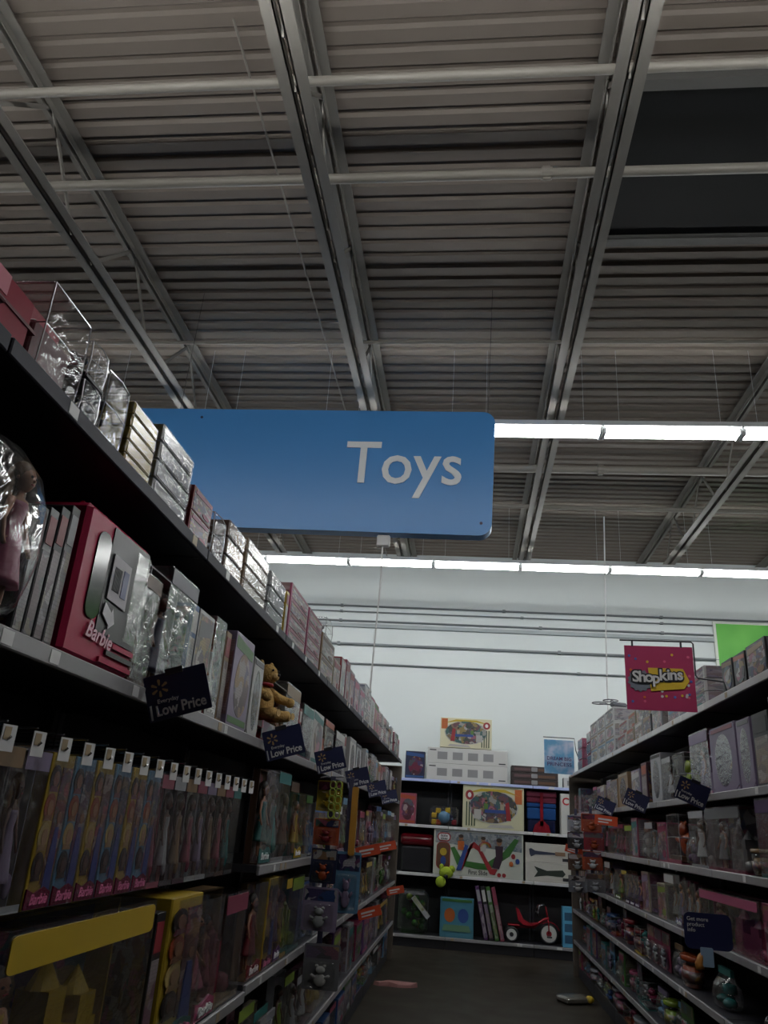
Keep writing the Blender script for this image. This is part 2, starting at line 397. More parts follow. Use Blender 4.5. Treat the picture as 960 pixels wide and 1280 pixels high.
# ------------------------------------------------------------ product templates (front on local y=0, base on z=0, reaching back to +y)
ROLE = {}      # part name -> which of the three colours of a product it takes
DIM = {}       # template -> nominal width, depth, height
TPL = {}
def doll(parent, loc, h=.27, skin=None, arms=0):
    """fashion doll: one skinned body, with hair and dress as its own pieces"""
    k = h / .29; m = MB(); s = lambda *p: tuple(loc[i] + p[i] * k for i in range(3))
    for q in (-1, 1):
        m.tube([s(q*.010, -.010, .002), s(q*.011, .0, .006), s(q*.012, 0, .03), s(q*.013, 0, .075), s(q*.015, 0, .135)], [.004*k, .006*k, .0075*k, .0085*k, .013*k], 8)
        m.tube([s(q*.020, 0, .205), s(q*.034, -.002, .165), s(q*.040, -.014, .128), s(q*.040, -.02, .115)], [.008*k, .006*k, .0045*k, .004*k], 7)
    m.lathe([(.018*k, .12*k), (.024*k, .14*k), (.015*k, .165*k), (.020*k, .195*k), (.022*k, .207*k), (.008*k, .215*k), (.007*k, .228*k)], 12, loc, 1, .7)
    m.ball(s(0, -.002, .248), .019*k, 12, 8, (1, 1, 1.25))
    m.ball(s(0, -.021, .245), .003*k, 6, 4)
    for q in (-1, 1): m.ball(s(q*.0185, 0, .246), .004*k, 6, 4)
    d = m.build('doll', skin or M_SKIN, parent, True)
    f = MB()
    for q in (-1, 1): f.ball(s(q*.007, -.0185, .251), .003*k, 6, 4)
    f.build('eye', M_INK, d)
    MB().box(s(0, -.0195, .238), (.008*k, .003*k, .002*k)).build('mouth', M_REDINK, d)
    hm = MB(); hm.ball(s(0, .007, .256), .024*k, 12, 8, (1, .95, 1.15))
    for q in (-1, 0, 1): hm.tube([s(q*.014, .012, .262), s(q*.020, .016, .225), s(q*.022, .014, .185), s(q*.018, .012, .16)], [.010*k, .012*k, .010*k, .003*k], 7)
    hm.build('hair', M_HAIR, d, True)
    dm = MB(); dm.lathe([(.043*k, .055*k), (.040*k, .065*k), (.030*k, .11*k), (.0255*k, .14*k), (.017*k, .165*k), (.0225*k, .195*k), (.0215*k, .203*k), (.019*k, .203*k)], 16, loc, 1, .75)
    dm.build('dress', M_TINT, d, True)
    return d
ROLE.update(hair=3, dress=2)
def tray(t, w, d, h, name='box_shell', m=None, th=.004, open_=.55):
    b = MB(); e = d * open_; b.b2(-w/2, w/2, d - th, d, 0, h); b.b2(-w/2, w/2, 0.001, d - th, 0, th); b.b2(-w/2, w/2, e, d - th, h - th, h)
    b.b2(-w/2, -w/2 + th, e, d - th, th, h - th); b.b2(w/2 - th, w/2, e, d - th, th, h - th)
    b.b2(-w/2, w/2, .001, .004, th, th + .012)
    return b.build(name, m or M_TINT, t)
def wrap(t, w, d, h, m, e=.55):
    b = MB(); q = .0008; b.b2(-w/2, w/2, -.0016, -.0008, .004, h); b.b2(-w/2 - q, -w/2, 0, d * e + .01, .004, h); b.b2(w/2, w/2 + q, 0, d * e + .01, .004, h)
    b.b2(-w/2, w/2, 0, d * e + .01, h, h + q); return b.build('window', m, t)
def template(fn):
    def get():
        if fn.__name__ not in TPL:
            t = thing(fn.__doc__); DIM[fn.__name__] = fn(t); TPL[fn.__name__] = [t, False]
        return TPL[fn.__name__]
    get.key = fn.__name__; return get
ROLE.update(carton_body=0, front_print=1, side_print=1, title_bar=2, badge=2, box_shell=0, backdrop=1, logo_panel=2, card=0, toy=2, header_card=0,
            spine_print=1, title_block=2, contents=2, lid=2, front_frame=0, accessory=2, band=2, hang_tab=0, picture=1, stripe=2, toy_base=1)
@template
def carton(t):
    'toy_carton'
    w, d, h = .2, .28, .3
    MB().bev((0, d/2, h/2), (w, d, h), .002).build('carton_body', M_TINT, t)
    MB().b2(-.09, .09, -.0012, .002, .012, .288).build('front_print', M_ART, t)
    for s in (-1, 1): MB().b2(*sorted((s*.099, s*.1012)), .012, d - .012, .012, .288).build('side_print', M_ARTP, t)
    MB().disc([(-.082, -.0026, .215), (.082, -.0026, .235), (.078, -.0026, .275), (-.08, -.0026, .268)], .002).build('title_bar', M_TINT, t)
    MB().disc(ellipse(.04, -.0032, .06, .034, .03, 16), .002).build('badge', M_TINT, t)
    return w, d, h
@template
def picture_carton(t):
    'toy_carton'
    w, d, h = .24, .28, .3
    MB().bev((0, d/2, h/2), (w, d, h), .002).build('carton_body', M_TINT, t)
    MB().disc(ellipse(.01, -.0022, .14, .09, .105, 24), .002).build('picture', M_ARTB, t)
    MB().disc([(-.11, -.0016, .25), (.11, -.0016, .235), (.11, -.0016, .27), (-.11, -.0016, .29)], .0015).build('title_bar', M_TINT, t)
    MB().b2(-.11, .11, -.0016, .001, .01, .03).build('stripe', M_TINT, t)
    for s in (-1, 1): MB().b2(*sorted((s*.119, s*.1212)), .012, d - .012, .03, .27).build('side_print', M_ARTP, t)
    return w, d, h
@template
def doll_box(t):
    'doll_box'
    w, d, h = .13, .065, .33
    tray(t, w, d, h)
    MB().b2(-.06, .06, .055, .0605, .005, .325).build('backdrop', M_ART, t)
    doll(t, (0, .030, .024), .275)
    MB().disc([(-.062, -.003, .004), (.062, -.003, .004), (.062, -.003, .045), (.03, -.003, .058), (-.02, -.003, .042), (-.062, -.003, .055)], .003).build('logo_panel', M_TINTG, t)
    text('lettering', 'Barbie', .034, M_WHITE, t, (0, -.0042, .026), shear=.3, bold=.0006)
    wrap(t, w, d, h, M_CLEAR)
    return w, d, h
@template
def plain_doll_box(t):
    'doll_box'
    w, d, h = .15, .09, .33
    tray(t, w, d, h)
    MB().b2(-.07, .07, .080, .0855, .005, .325).build('backdrop', M_ARTP, t)
    doll(t, (-.02, .04, .006), .28, M_SKIND)
    MB().ball((.042, .045, .05), .02, 10, 6, (1, .7, 1.3)).build('accessory', M_TINTG, t, True)
    MB().b2(-.073, .073, -.0035, -.002, .285, .326).build('logo_panel', M_TINT, t)
    wrap(t, w, d, h, M_SHRINK)
    return w, d, h
@template
def playset_box(t):
    'playset_box'
    w, d, h = .36, .14, .34
    tray(t, w, d, h)
    MB().b2(-.175, .175, .128, .1355, .005, .335).build('backdrop', M_ARTB, t)
    doll(t, (-.11, .06, .006), .27)
    a = MB(); a.b2(-.02, .12, .05, .11, .006, .12); a.b2(-.01, .03, .05, .11, .12, .2); a.b2(.07, .11, .05, .11, .12, .17)
    a.lathe([(.026, 0), (.001, .06)], 10, (.01, .08, .2)); a.lathe([(.026, 0), (.001, .05)], 10, (.09, .08, .17)); a.build('accessory', M_TINTG, t)
    MB().lathe([(.022, 0), (.03, .02), (.026, .05), (.012, .06)], 12, (.145, .05, .006)).build('toy', M_TINTG, t, True)
    MB().disc(rrect(-.172, .172, .275, .332, -.004, .01), .002).build('logo_panel', M_TINT, t)
    wrap(t, w, d, h, M_CLEAR)
    return w, d, h
@template
def oval_window_box(t):
    'doll_box'
    w, d, h = .24, .15, .32
    tray(t, w, d, h, open_=0)
    e = ellipse(.0, 0, .15, .075, .125, 24); mb = MB(); out = []
    for x, y, z in e:
        a = math.atan2(z - .16, x); c, s_ = math.cos(a), math.sin(a); q = min(.119 / max(1e-6, abs(c)), .159 / max(1e-6, abs(s_))); out.append((c * q, -.001, .16 + s_ * q))
    n = len(e); mb.add([(p[0], -.001, p[2]) for p in e] + out + [(p[0], .002, p[2]) for p in e] + [(p[0], .002, p[2]) for p in out],
        [(i, (i+1) % n, n + (i+1) % n, n + i) for i in range(n)] + [(2*n + i, 3*n + i, 3*n + (i+1) % n, 2*n + (i+1) % n) for i in range(n)] +
        [(i, 2*n + i, 2*n + (i+1) % n, (i+1) % n) for i in range(n)] + [(n + i, n + (i+1) % n, 3*n + (i+1) % n, 3*n + i) for i in range(n)])
    mb.build('front_frame', M_TINT, t)
    MB().b2(-.11, .11, .138, .1455, .005, .315).build('backdrop', M_ART, t)
    doll(t, (0, .07, .01), .27)
    MB().disc(ellipse(0, -.0025, .15, .078, .128, 24), .0008).build('window', M_CLEAR, t)
    MB().b2(-.1, .1, -.003, -.001, .292, .312).build('title_bar', M_TINT, t)
    return w, d, h
@template
def blister_pack(t):
    'blister_pack'
    w, d, h = .15, .05, .22
    MB().disc(rrect(-.075, .075, 0, .22, .045, .01), .003).build('card', M_TINT, t)
    MB().b2(-.068, .068, .0435, .0452, .15, .21).build('front_print', M_ARTB, t)
    b = MB().bev((0, .022, .075), (.12, .044, .13), .012).build('blister', M_CLEAR, t)
    m = MB(); m.ball((0, .024, .05), .026, 12, 8, (1, .6, 1.2)); m.ball((0, .022, .098), .02, 12, 8)
    for s in (-1, 1): m.ball((s*.016, .022, .117), .008, 8, 5); m.tube([(s*.02, .022, .06), (s*.038, .018, .075)], [.008, .006], 7)
    m.build('toy', M_TINTG, t, True)
    return w, d, h
@template
def wrapped_box(t):
    'wrapped_box'
    w, d, h = .18, .26, .1
    MB().bev((0, d/2, h/2), (w - .008, d - .008, h - .008), .003).build('carton_body', M_TINT, t)
    MB().b2(-.08, .08, .0015, .005, .014, .086).build('front_print', M_TINTG, t)
    MB().bev((0, d/2, h/2), (w, d, h), .006).build('film', M_SHRINK, t)
    return w, d, h
@template
def clear_case(t):
    'clear_case'
    w, d, h = .16, .18, .2
    tray(t, w, d, .03, 'card', M_TINT)
    MB().bev((0, d/2, .02), (w - .02, d - .02, .028), .004).build('toy_base', M_TINTG, t)
    m = MB(); m.ball((0, .09, .085), .048, 14, 9, (1, .9, 1.1)); m.ball((.0, .07, .14), .032, 12, 8)
    for s in (-1, 1): m.ball((s*.026, .075, .165), .012, 8, 5); m.tube([(s*.03, .07, .09), (s*.058, .05, .1)], [.013, .009], 8)
    m.build('toy', M_TINTG, t, True)
    MB().bev((0, d/2, .1), (w, d, .2), .014).build('clear_cover', M_SHRINK, t)
    sm = MB(); X, Y0, Y1 = w/2 - .006, .006, d - .006
    for z_ in (.197, .105): sm.tube([(-X, Y0, z_), (0, Y0 - .005, z_ + .002), (X, Y0, z_), (X, Y1, z_), (-X, Y1, z_)], .0022, 5, True)
    for x_ in (-X, X): sm.tube([(x_, Y0, .01), (x_ * 1.01, Y0 - .004, .1), (x_, Y0, .195)], .0022, 5)
    sm.build('seam', mat('clear plastic seam', 'b5b7ba', .15, .6), t)
    return w, d, h
@template
def slim_box(t):
    'slim_box'
    w, d, h = .05, .28, .3
    MB().bev((0, d/2, h/2), (w, d, h), .0015).build('carton_body', M_TINT, t)
    MB().b2(-.02, .02, -.0012, .002, .012, .2).build('spine_print', M_ARTP, t)
    MB().b2(-.02, .02, -.0016, .002, .215, .28).build('title_block', M_TINT, t)
    for s in (-1, 1): MB().b2(*sorted((s*.0245, s*.0262)), .012, d - .012, .012, .288).build('side_print', M_ART, t)
    return w, d, h
@template
def toy_bag(t):
    'toy_bag'
    w, d, h = .18, .10, .26
    MB().b2(-.08, .08, .044, .056, .215, .26).build('header_card', M_TINT, t)
    m = MB(); m.ball((-.035, .05, .06), .032, 10, 7); m.ball((.04, .045, .05), .03, 10, 7, (1, .8, 1.2)); m.bev((0, .055, .13), (.07, .04, .07), .01)
    m.build('contents', M_TINTG, t, True)
    prof = []; mb = MB(); k = 14; rows = [(0.001, .06, .02), (.02, .088, .045), (.08, .09, .05), (.15, .085, .042), (.2, .08, .02), (.222, .078, .004)]
    for z, rx, ry in rows: mb.v += [(rx * math.cos(2*PI*j/k) * (1 + .05 * math.sin(5*j + z*60)), .05 + ry * math.sin(2*PI*j/k) * (1 + .08 * math.cos(7*j + z*90)), z) for j in range(k)]
    for i in range(len(rows) - 1):
        for j in range(k): mb.f.append((i*k + j, i*k + (j+1) % k, (i+1)*k + (j+1) % k, (i+1)*k + j))
    mb.f.append(tuple(range(k - 1, -1, -1))); mb.build('film_bag', M_FILM, t)
    return w, d, h
@template
def toy_tub(t):
    'toy_tub'
    w, d, h = .13, .13, .17
    MB().lathe([(.055, 0), (.058, .004), (.062, .13), (.058, .142)], 18, (0, .065, 0)).build('tub', M_CLEAR, t, True)
    MB().lathe([(.05, .003), (.052, .008), (.056, .11), (.03, .118)], 14, (0, .065, 0)).build('contents', M_TINTG, t, True)
    MB().lathe([(.064, .142), (.065, .146), (.065, .164), (.06, .17)], 18, (0, .065, 0)).build('lid', M_TINTG, t, True)
    MB().lathe([(.0615, .03), (.0635, .09)], 18, (0, .065, 0)).build('band', M_ART, t, True)
    return w, d, h
@template
def portrait_box(t):
    'doll_box'
    w, d, h = .11, .05, .33
    MB().bev((0, d/2, h/2), (w, d, h), .0015).build('carton_body', M_TINT, t)
    bp = MB().b2(.002, .052, -.0012, .001, .05, .30).build('front_print', M_ART, t)
    MB().disc([(.01, -.0025, .03), (.048, -.0025, .03), (.042, -.0025, .12), (.035, -.0025, .17), (.02, -.0025, .17), (.014, -.0025, .12)], .0015).build('printed_gown', mat('gown ink', '2a3f8a', .4), bp)
    MB().disc(ellipse(.028, -.0027, .19, .010, .013, 12), .001).build('printed_face', mat('face ink', '8a6048', .45), bp)
    for i, (cc, hr) in enumerate((('6a2a3a', '1c1210'), ('7a4a2a', '8a3a1a'), ('9a7a50', 'b09a60'), ('3a2418', '1c1210'))):
        cz = .275 - i * .062
        pr = MB().disc(ellipse(-.026, -.0018, cz, .024, .029, 16), .001).build('portrait', mat('hair ink ' + hr, hr, .5), t)
        MB().disc(ellipse(-.024, -.003, cz - .002, .013, .017, 12), .001).build('printed_face', mat('face ink %d' % i, ('8a6048', '9a6f52', 'a5805f', '4f3326')[i], .45), pr)
        MB().disc([(-.046, -.003, cz - .03), (-.006, -.003, cz - .03), (-.012, -.003, cz - .018), (-.04, -.003, cz - .018)], .001).build('printed_dress', mat('dress ink ' + cc, cc, .4), pr)
    lp = MB().disc([(-.053, -.004, .003), (.053, -.004, .003), (.053, -.004, .034), (.02, -.004, .046), (-.02, -.004, .034), (-.053, -.004, .044)], .003).build('logo_panel', M_TINTG, t)
    text('lettering', 'Barbie', .03, M_PINKINK, lp, (.0, -.0052, .021), shear=.3, bold=.0006)
    MB().b2(-.0555, .0555, -.0062, -.0054, .002, .328).build('film', M_CLEAR, t)
    return w, d, h
KINDW = {'portrait_box': 'portrait printed doll box', 'carton': 'printed toy carton', 'picture_carton': 'picture carton', 'doll_box': 'windowed doll box', 'plain_doll_box': 'clear fronted doll box',
         'playset_box': 'windowed playset box', 'oval_window_box': 'oval window doll box', 'blister_pack': 'blister card toy', 'wrapped_box': 'film wrapped box',
         'clear_case': 'clear cased toy', 'slim_box': 'slim upright box', 'toy_bag': 'clear bag of toys', 'toy_tub': 'lidded toy tub'}
CATW = {'portrait_box': 'doll box', 'carton': 'toy box', 'picture_carton': 'toy box', 'doll_box': 'doll box', 'plain_doll_box': 'doll box', 'playset_box': 'toy box', 'oval_window_box': 'doll box',
        'blister_pack': 'toy pack', 'wrapped_box': 'toy box', 'clear_case': 'toy case', 'slim_box': 'toy box', 'toy_bag': 'toy bag', 'toy_tub': 'toy tub'}
HAIRS = [lin('2a1a10'), lin('8a6a35'), lin('4a2c18'), lin('121010'), lin('6e3420')]
PEND = []   # (shelf phrase, description, distance, root, category)
ALLK = dict(portrait_box=portrait_box, carton=carton, picture_carton=picture_carton, doll_box=doll_box, plain_doll_box=plain_doll_box, playset_box=playset_box, oval_window_box=oval_window_box,
            blister_pack=blister_pack, wrapped_box=wrapped_box, clear_case=clear_case, slim_box=slim_box, toy_bag=toy_bag, toy_tub=toy_tub)
def paint(o, cs, hair):
    st = o.name.split('.')[0]
    if o.type == 'MESH': setcol(o, hair if ROLE.get(st, 2) == 3 else cs[ROLE.get(st, 2)])
    for c in o.children: paint(c, cs, hair)
def inst(kind, loc, rz, size, cs, dim=1.0):
    t = ALLK[kind]()
    if not t[1]: o = t[0]; t[1] = True
    else: o = copy_tree(t[0])
    W0, D0, H0 = DIM[kind]
    o.location = loc; o.rotation_euler = (0, 0, rz); o.scale = (size[0] / W0, size[1] / D0, size[2] / H0)
    paint(o, [CL[c] if isinstance(c, str) else c for c in cs], random.choice(HAIRS))
    return o
def put(kind, run, z, y0, y1, h, cs, shelf, d=None, off=.02, jit=.0, desc=None, label=None, tilt=0):
    """stand a product on a shelf of the left or right run, between y0 and y1"""
    W0, D0, H0 = DIM.get(kind) or (ALLK[kind]() and DIM[kind])
    d = d or min(D0, .3); w = y1 - y0 - .006
    off = off + random.uniform(0, jit)
    if run == 'L': loc, rz = (LX - off, (y0 + y1) / 2, z + .0005), PI/2
    else: loc, rz = (RX + off, (y0 + y1) / 2, z + .0005), -PI/2
    o = inst(kind, loc, rz, (w, d, h), cs)
    if tilt: o.rotation_euler[2] += tilt
    if label: tag(o, label, CATW[kind], None)
    else: PEND.append((shelf, desc or ('%s %s with %s' % (NAMEC(cs[0]), KINDW[kind], NAMEC(cs[2] if cs[2] != cs[0] else cs[1]) )), y0 + z * .001, o, CATW[kind]))
    return o
def NAMEC(c): return {'sky': 'sky blue', 'lime': 'lime green', 'rose': 'dusty pink'}.get(c, c)
def finish_labels():
    byk = {}
    for p in PEND: byk.setdefault((p[0], p[1]), []).append(p)
    for (shelf, desc), ps in byk.items():
        ps.sort(key=lambda p: p[2])
        for i, p in enumerate(ps):
            l = '%s %s, %s' % (desc, 'trim', shelf) if len(ps) == 1 else '%s trim, %s such, %s' % (desc, ORD[i], shelf)
            tag(p[3], l, p[4], 'toys on the ' + shelf)
PAL = {'mixed': ['plum', 'pink', 'tan', 'grey', 'cream', 'rose', 'lavender', 'charcoal', 'brown', 'silver', 'purple', 'magenta'],
       'pale': ['white', 'silver', 'lavender', 'cream', 'grey', 'white', 'rose', 'pink'],
       'warm': ['yellow', 'tan', 'brown', 'rose', 'pink', 'orange', 'plum', 'magenta'],
       'dark': ['charcoal', 'black', 'plum', 'brown', 'grey', 'navy', 'purple'],
       'cool': ['teal', 'blue', 'grey', 'sky', 'lavender', 'charcoal', 'green', 'purple']}
ACC = ['pink', 'teal', 'yellow', 'white', 'purple', 'orange', 'blue', 'red', 'lavender', 'green', 'magenta', 'silver', 'lime', 'sky']
def fill(run, z, ya, yb, hm, shelf, kinds, pal, wr=(.11, .24), seed=1, gapp=.1, jit=.03):
    random.seed(seed); y = ya
    while y < yb - wr[0]:
        k = random.choice(kinds); w = random.uniform(*wr)
        if k == 'slim_box': w = random.uniform(.05, .08)
        if k in ('playset_box',): w *= 1.35
        if y + w > yb: break
        p = PAL[pal]; a = random.choice(p); b = random.choice(p); c = random.choice([q for q in ACC if q != a])
        h = hm * random.uniform(.74, 1) * (.75 if k in ('toy_tub', 'toy_bag', 'clear_case') else 1)
        n = 1
        reps = random.choice((1, 1, 1, 2, 3)) if k in ('doll_box', 'plain_doll_box', 'slim_box', 'blister_pack') else 1
        if k == 'wrapped_box':
            lay = random.choice((2, 3)); hh = hm * .92 / lay
            for j in range(lay): put(k, run, z + j * (hh + .001), y, y + w, hh, (a, b, c), shelf, jit=.01)
            y += w + .004
        else:
            for j in range(reps):
                if y + w > yb: break
                put(k, run, z, y, y + w, h, (a, b, c), shelf, jit=jit if reps == 1 else 0)
                y += w + .004
        if random.random() < gapp: y += random.uniform(.03, .12)
S_ = {('L', 0): 'left base deck', ('L', 1): 'left fifth shelf', ('L', 2): 'left fourth shelf', ('L', 3): 'left third shelf', ('L', 4): 'left second shelf', ('L', 5): 'left top shelf',
      ('R', 0): 'right base deck', ('R', 1): 'right sixth shelf', ('R', 2): 'right fifth shelf', ('R', 3): 'right fourth shelf', ('R', 4): 'right third shelf', ('R', 5): 'right second shelf', ('R', 6): 'right top shelf'}

# ------------------------------------------------------------ blue hanging sign
sg = thing('hanging_sign', (-1.34, 5.5, 3.63), 0, 'large blue rounded hanging sign reading Toys in white letters', 'sign')
sg.rotation_euler = (0, math.radians(1.0), math.radians(-1.5))
MB().disc(rrect(-1.95, 1.48, 0, 1.06, 0, .10, 8), .11).build('sign_board', mat('sign blue', '3f86c8', .32, 0, .4), sg)
text('lettering', 'Toys', .52, mat('sign white', 'dfe3e6', .4), sg, (.775, -.004, .570), ext=.003, width=.93, bold=.004)
for x in (-1.2, 1.42): MB().tube([(x, .05, 1.05), (x, .05, 2.3)], .003, 6).build('hanging_wire', M_CHROME, sg)
for x, z in ((-.86, .09), (-.97, .98), (1.40, .10)): MB().disc(ellipse(x, -.004, z, .012, .012, 8), .004).build('rivet', M_NAVY, sg)
MB().bev((.66, .05, -.055), (.10, .05, .09), .008).build('cord_clip', M_WHITE, sg)
o = MB().tube([(-.685, 5.53, 3.57), (-.68, 5.53, 3.2), (-.69, 5.53, 2.9), (-.70, 5.53, 2.5), (-.70, 5.53, 2.42)], .006, 6).build('white_cord', M_WHITE)
o.data.transform(Matrix.Identity(4)); tag(o, 'white cord hanging from the clip below the blue sign', 'cord')
o = MB().tube([(1.63, 9.175, 5.3), (1.60, 9.175, 4.2), (1.58, 9.175, 3.2), (1.58, 9.175, 2.36)], .008, 6).build('white_cord', M_WHITE)
tag(o, 'white cord hanging from the ceiling down to the right top shelf', 'cord')

# ------------------------------------------------------------ green poster on the back wall
g = thing('wall_poster', (4.9, 12.70, 3.85), 0, 'large green wall poster in a white frame above the right shelving', 'poster')
MB().bev((0, .02, .55), (2.0, .04, 1.12), .006).build('frame', mat('poster frame', 'c9cdc6', .5), g)
M_GREEN, N, L, P = new_mat('green poster print'); t = N.new('ShaderNodeTexCoord'); n = N.new('ShaderNodeTexNoise'); n.inputs['Scale'].default_value = 1.6
r = N.new('ShaderNodeValToRGB'); r.color_ramp.elements[0].position = .3; r.color_ramp.elements[0].color = (*lin('3f9a2c'), 1); r.color_ramp.elements[1].position = .7; r.color_ramp.elements[1].color = (*lin('6cc04a'), 1)
L.new(t.outputs['Object'], n.inputs['Vector']); L.new(n.outputs['Fac'], r.inputs[0]); L.new(r.outputs[0], P.inputs['Base Color']); P.inputs['Roughness'].default_value = .5
MB().b2(-.955, .955, -.004, .001, .03, 1.065).build('poster_print', M_GREEN, g)

# ------------------------------------------------------------ signs on wire brackets over the right run
b = thing('shelf_sign', (1.02, 4.3, 2.205), math.radians(-3), 'pink square sign with white bubble lettering on a wire bracket', 'sign')
MB().b2(-.178, .178, 0, .008, 0, .345).build('sign_board', mat('pink sign card', 'a03259', .4), b)
for i in range(34):
    random.seed(100 + i); cx, cz = random.uniform(-.165, .165), random.uniform(.015, .33)
    if abs(cz - .175) < .06 and abs(cx) < .14: continue
    MB().disc(ellipse(cx, -.0025, cz, .0075, .0075, 7), .002).build('confetti_dot', [M_WHITE, M_YEL, mat('orange ink', 'c4652a', .5), mat('blue ink', '4a62a8', .5), mat('rose ink', 'c95c7a', .5)][i % 5], b)
gear = [((.056 + (.010 if i % 2 else 0)) * math.cos(2*PI*i/28) - .105, -.004, .155 + (.052 + (.010 if i % 2 else 0)) * math.sin(2*PI*i/28)) for i in range(28)]
lg = MB().disc(gear, .003).build('logo_burst', mat('logo grey', '6e7480', .5), b)
MB().disc([(-.05, -.005, .10), (.12, -.005, .118), (.15, -.005, .16), (.12, -.005, .225), (-.06, -.005, .225)], .003).build('logo_banner', M_YEL, lg)
w_ = 'Shopkins'; xx = [-.127, -.093, -.058, -.022, .014, .043, .068, .102]; zz = [.172, .172, .173, .168, .184, .188, .188, .190]
for c, x, z in zip(w_, xx, zz):
    text('letter_outline', c, .086, M_INK, lg, (x, -.0075, z), bold=.0085, ext=.001)
    text('letter', c, .082, M_WHITE, lg, (x, -.0105, z), bold=.0018, ext=.001)
m = MB(); m.tube([(-.20, .004, .375), (.175, .004, .375), (.185, .004, .365), (.185, .004, .195), (.195, .004, .18), (.325, .004, .165), (.335, .004, .118)], .0045, 7)
m.build('wire_bracket', M_WIRE, b)
for s in (-.135, .12): MB().box((s, .003, .358), (.009, .012, .036)).build('hook', M_WIRE, b)
b = thing('shelf_sign', (1.18, 10.6, 2.30), math.radians(2), 'sky blue sign lettered DREAM BIG PRINCESS on the far right shelf', 'sign')
M_SKYP, N, L, P = new_mat('sky print'); t = N.new('ShaderNodeTexCoord'); n = N.new('ShaderNodeTexNoise'); n.inputs['Scale'].default_value = 7
r = N.new('ShaderNodeValToRGB'); r.color_ramp.elements[0].position = .42; r.color_ramp.elements[0].color = (*lin('5f9cc4'), 1); r.color_ramp.elements[1].position = .66; r.color_ramp.elements[1].color = (*lin('b9c3d6'), 1)
L.new(t.outputs['Object'], n.inputs['Vector']); L.new(n.outputs['Fac'], r.inputs[0]); L.new(r.outputs[0], P.inputs['Base Color'])
MB().b2(-.19, .19, 0, .008, 0, .42).build('sign_board', M_SKYP, b)
text('lettering', 'DREAM BIG', .062, mat('violet ink', '4a3a6a', .5), b, (0, -.002, .185), width=.31, bold=.001)
text('lettering', 'PRINCESS', .062, MATS['violet ink'], b, (0, -.002, .115), width=.31, bold=.001)
MB().tube([(-.2, .004, .45), (.2, .004, .45), (.215, .004, .3), (.3, .004, .06), (.32, .004, .035)], .006, 7).build('wire_bracket', M_WIRE, b)

# ------------------------------------------------------------ price flags clipped to the shelf edges
fl = None
def price_flag(x, y, z, roll, yaw, label, w=.17, h=.125, sc=1):
    global fl
    if fl is None:
        fl = thing('price_flag')
        MB().disc(rrect(-.085, .085, -.0625, .0625, 0, .004), .003).build('card', M_NAVY, fl)
        sp = MB()
        for i in range(6):
            a = PI/2 + i * PI/3; u = Vector((math.cos(a), 0, math.sin(a))); v = Vector((-u.z, 0, u.x)); c = Vector((-.045, -.0015, .024))
            sp.disc([tuple(c + u*.008 - v*.002), tuple(c + u*.022 - v*.004), tuple(c + u*.025), tuple(c + u*.022 + v*.004), tuple(c + u*.008 + v*.002)], .001)
        sp.build('spark_mark', mat('spark gold', 'a5875a', .5), fl)
        text('lettering', 'Everyday', .016, M_WHITE, fl, (-.028, -.001, -.012))
        text('lettering', 'Low Price', .040, M_WHITE, fl, (.004, -.001, -.038), width=.135, bold=.0008)
        MB().b2(-.079, -.074, -.0014, .0, -.058, -.018).build('bar', M_WHITE, fl)
        MB().bev((0, .008, .0625), (.05, .018, .02), .002).build('clip', M_BLACK, fl)
        o = fl
    else: o = copy_tree(fl)
    o.location = (x, y, z); o.rotation_euler = (0, roll, yaw); o.scale = (sc,) * 3
    tag(o, label, 'price tag', 'navy low price flags on the shelf edges')
for i, (x, y, z, q) in enumerate([(-.795, 2.08, 1.848, 'nearest on left run, below the clear doll boxes'), (-.795, 3.42, 1.852, 'second on left run, below the teddy bear'), (-.795, 4.66, 1.879, 'third on left run, beside the clip strip'),
                      (-.795, 5.92, 1.856, 'fourth on left run'), (-.795, 7.27, 1.842, 'fifth on left run'), (-.795, 8.47, 1.82, 'farthest on left run')]):
    price_flag(x, y, z, math.radians(-19 + i), math.radians(8), 'navy Low Price flag, ' + q)
for x, y, z, q in [(1.26, 4.75, 1.83, 'nearest on the right run'), (1.26, 6.3, 1.84, 'middle one on the right run'), (1.26, 7.7, 1.84, 'farthest on the right run, over an orange card')]:
    price_flag(x, y, z, math.radians(22), math.radians(-6), 'navy Low Price flag, ' + q)
ot = None
def orange_tag(x, y, z, roll, label, w=.2):
    global ot
    if ot is None:
        ot = thing('clearance_tag'); MB().disc(rrect(-.1, .1, -.04, .04, 0, .004), .003).build('card', M_ORANGETAG, ot)
        MB().b2(-.07, .05, -.001, .001, .0, .014).build('print_line', M_WHITE, ot)
        MB().b2(-.07, .02, -.001, .001, -.022, -.012).build('print_line', M_WHITE, ot); o = ot
    else: o = copy_tree(ot)
    o.location = (x, y, z); o.rotation_euler = (0, roll, 0); tag(o, label, 'price tag', 'orange tags on the shelf edges')
orange_tag(-.78, 8.3, 1.35, math.radians(-14), 'orange tag on the left third shelf edge, farther of the two there')
orange_tag(-.78, 6.75, 1.345, math.radians(-14), 'orange tag on the left third shelf edge, nearer of the two there')
orange_tag(-.785, 7.2, .86, math.radians(-18), 'orange tag sticking out from the left fourth shelf edge, leaning up')
orange_tag(-.785, 9.8, .86, math.radians(-14), 'orange tag on the far end of the left fourth shelf edge')
orange_tag(1.25, 9.9, 1.42, math.radians(14), 'orange tag sticking out near the far end of the right run')
orange_tag(1.25, 7.6, 1.715, math.radians(4), 'orange card below the farthest flag on the right run')
b = thing('info_tag', (1.23, 4.55, 1.165), math.radians(-4), 'dark navy rounded tag reading Get more product info', 'shelf tag')
MB().disc(rrect(-.115, .115, -.09, .075, 0, .03), .006).build('card', M_NAVY, b)
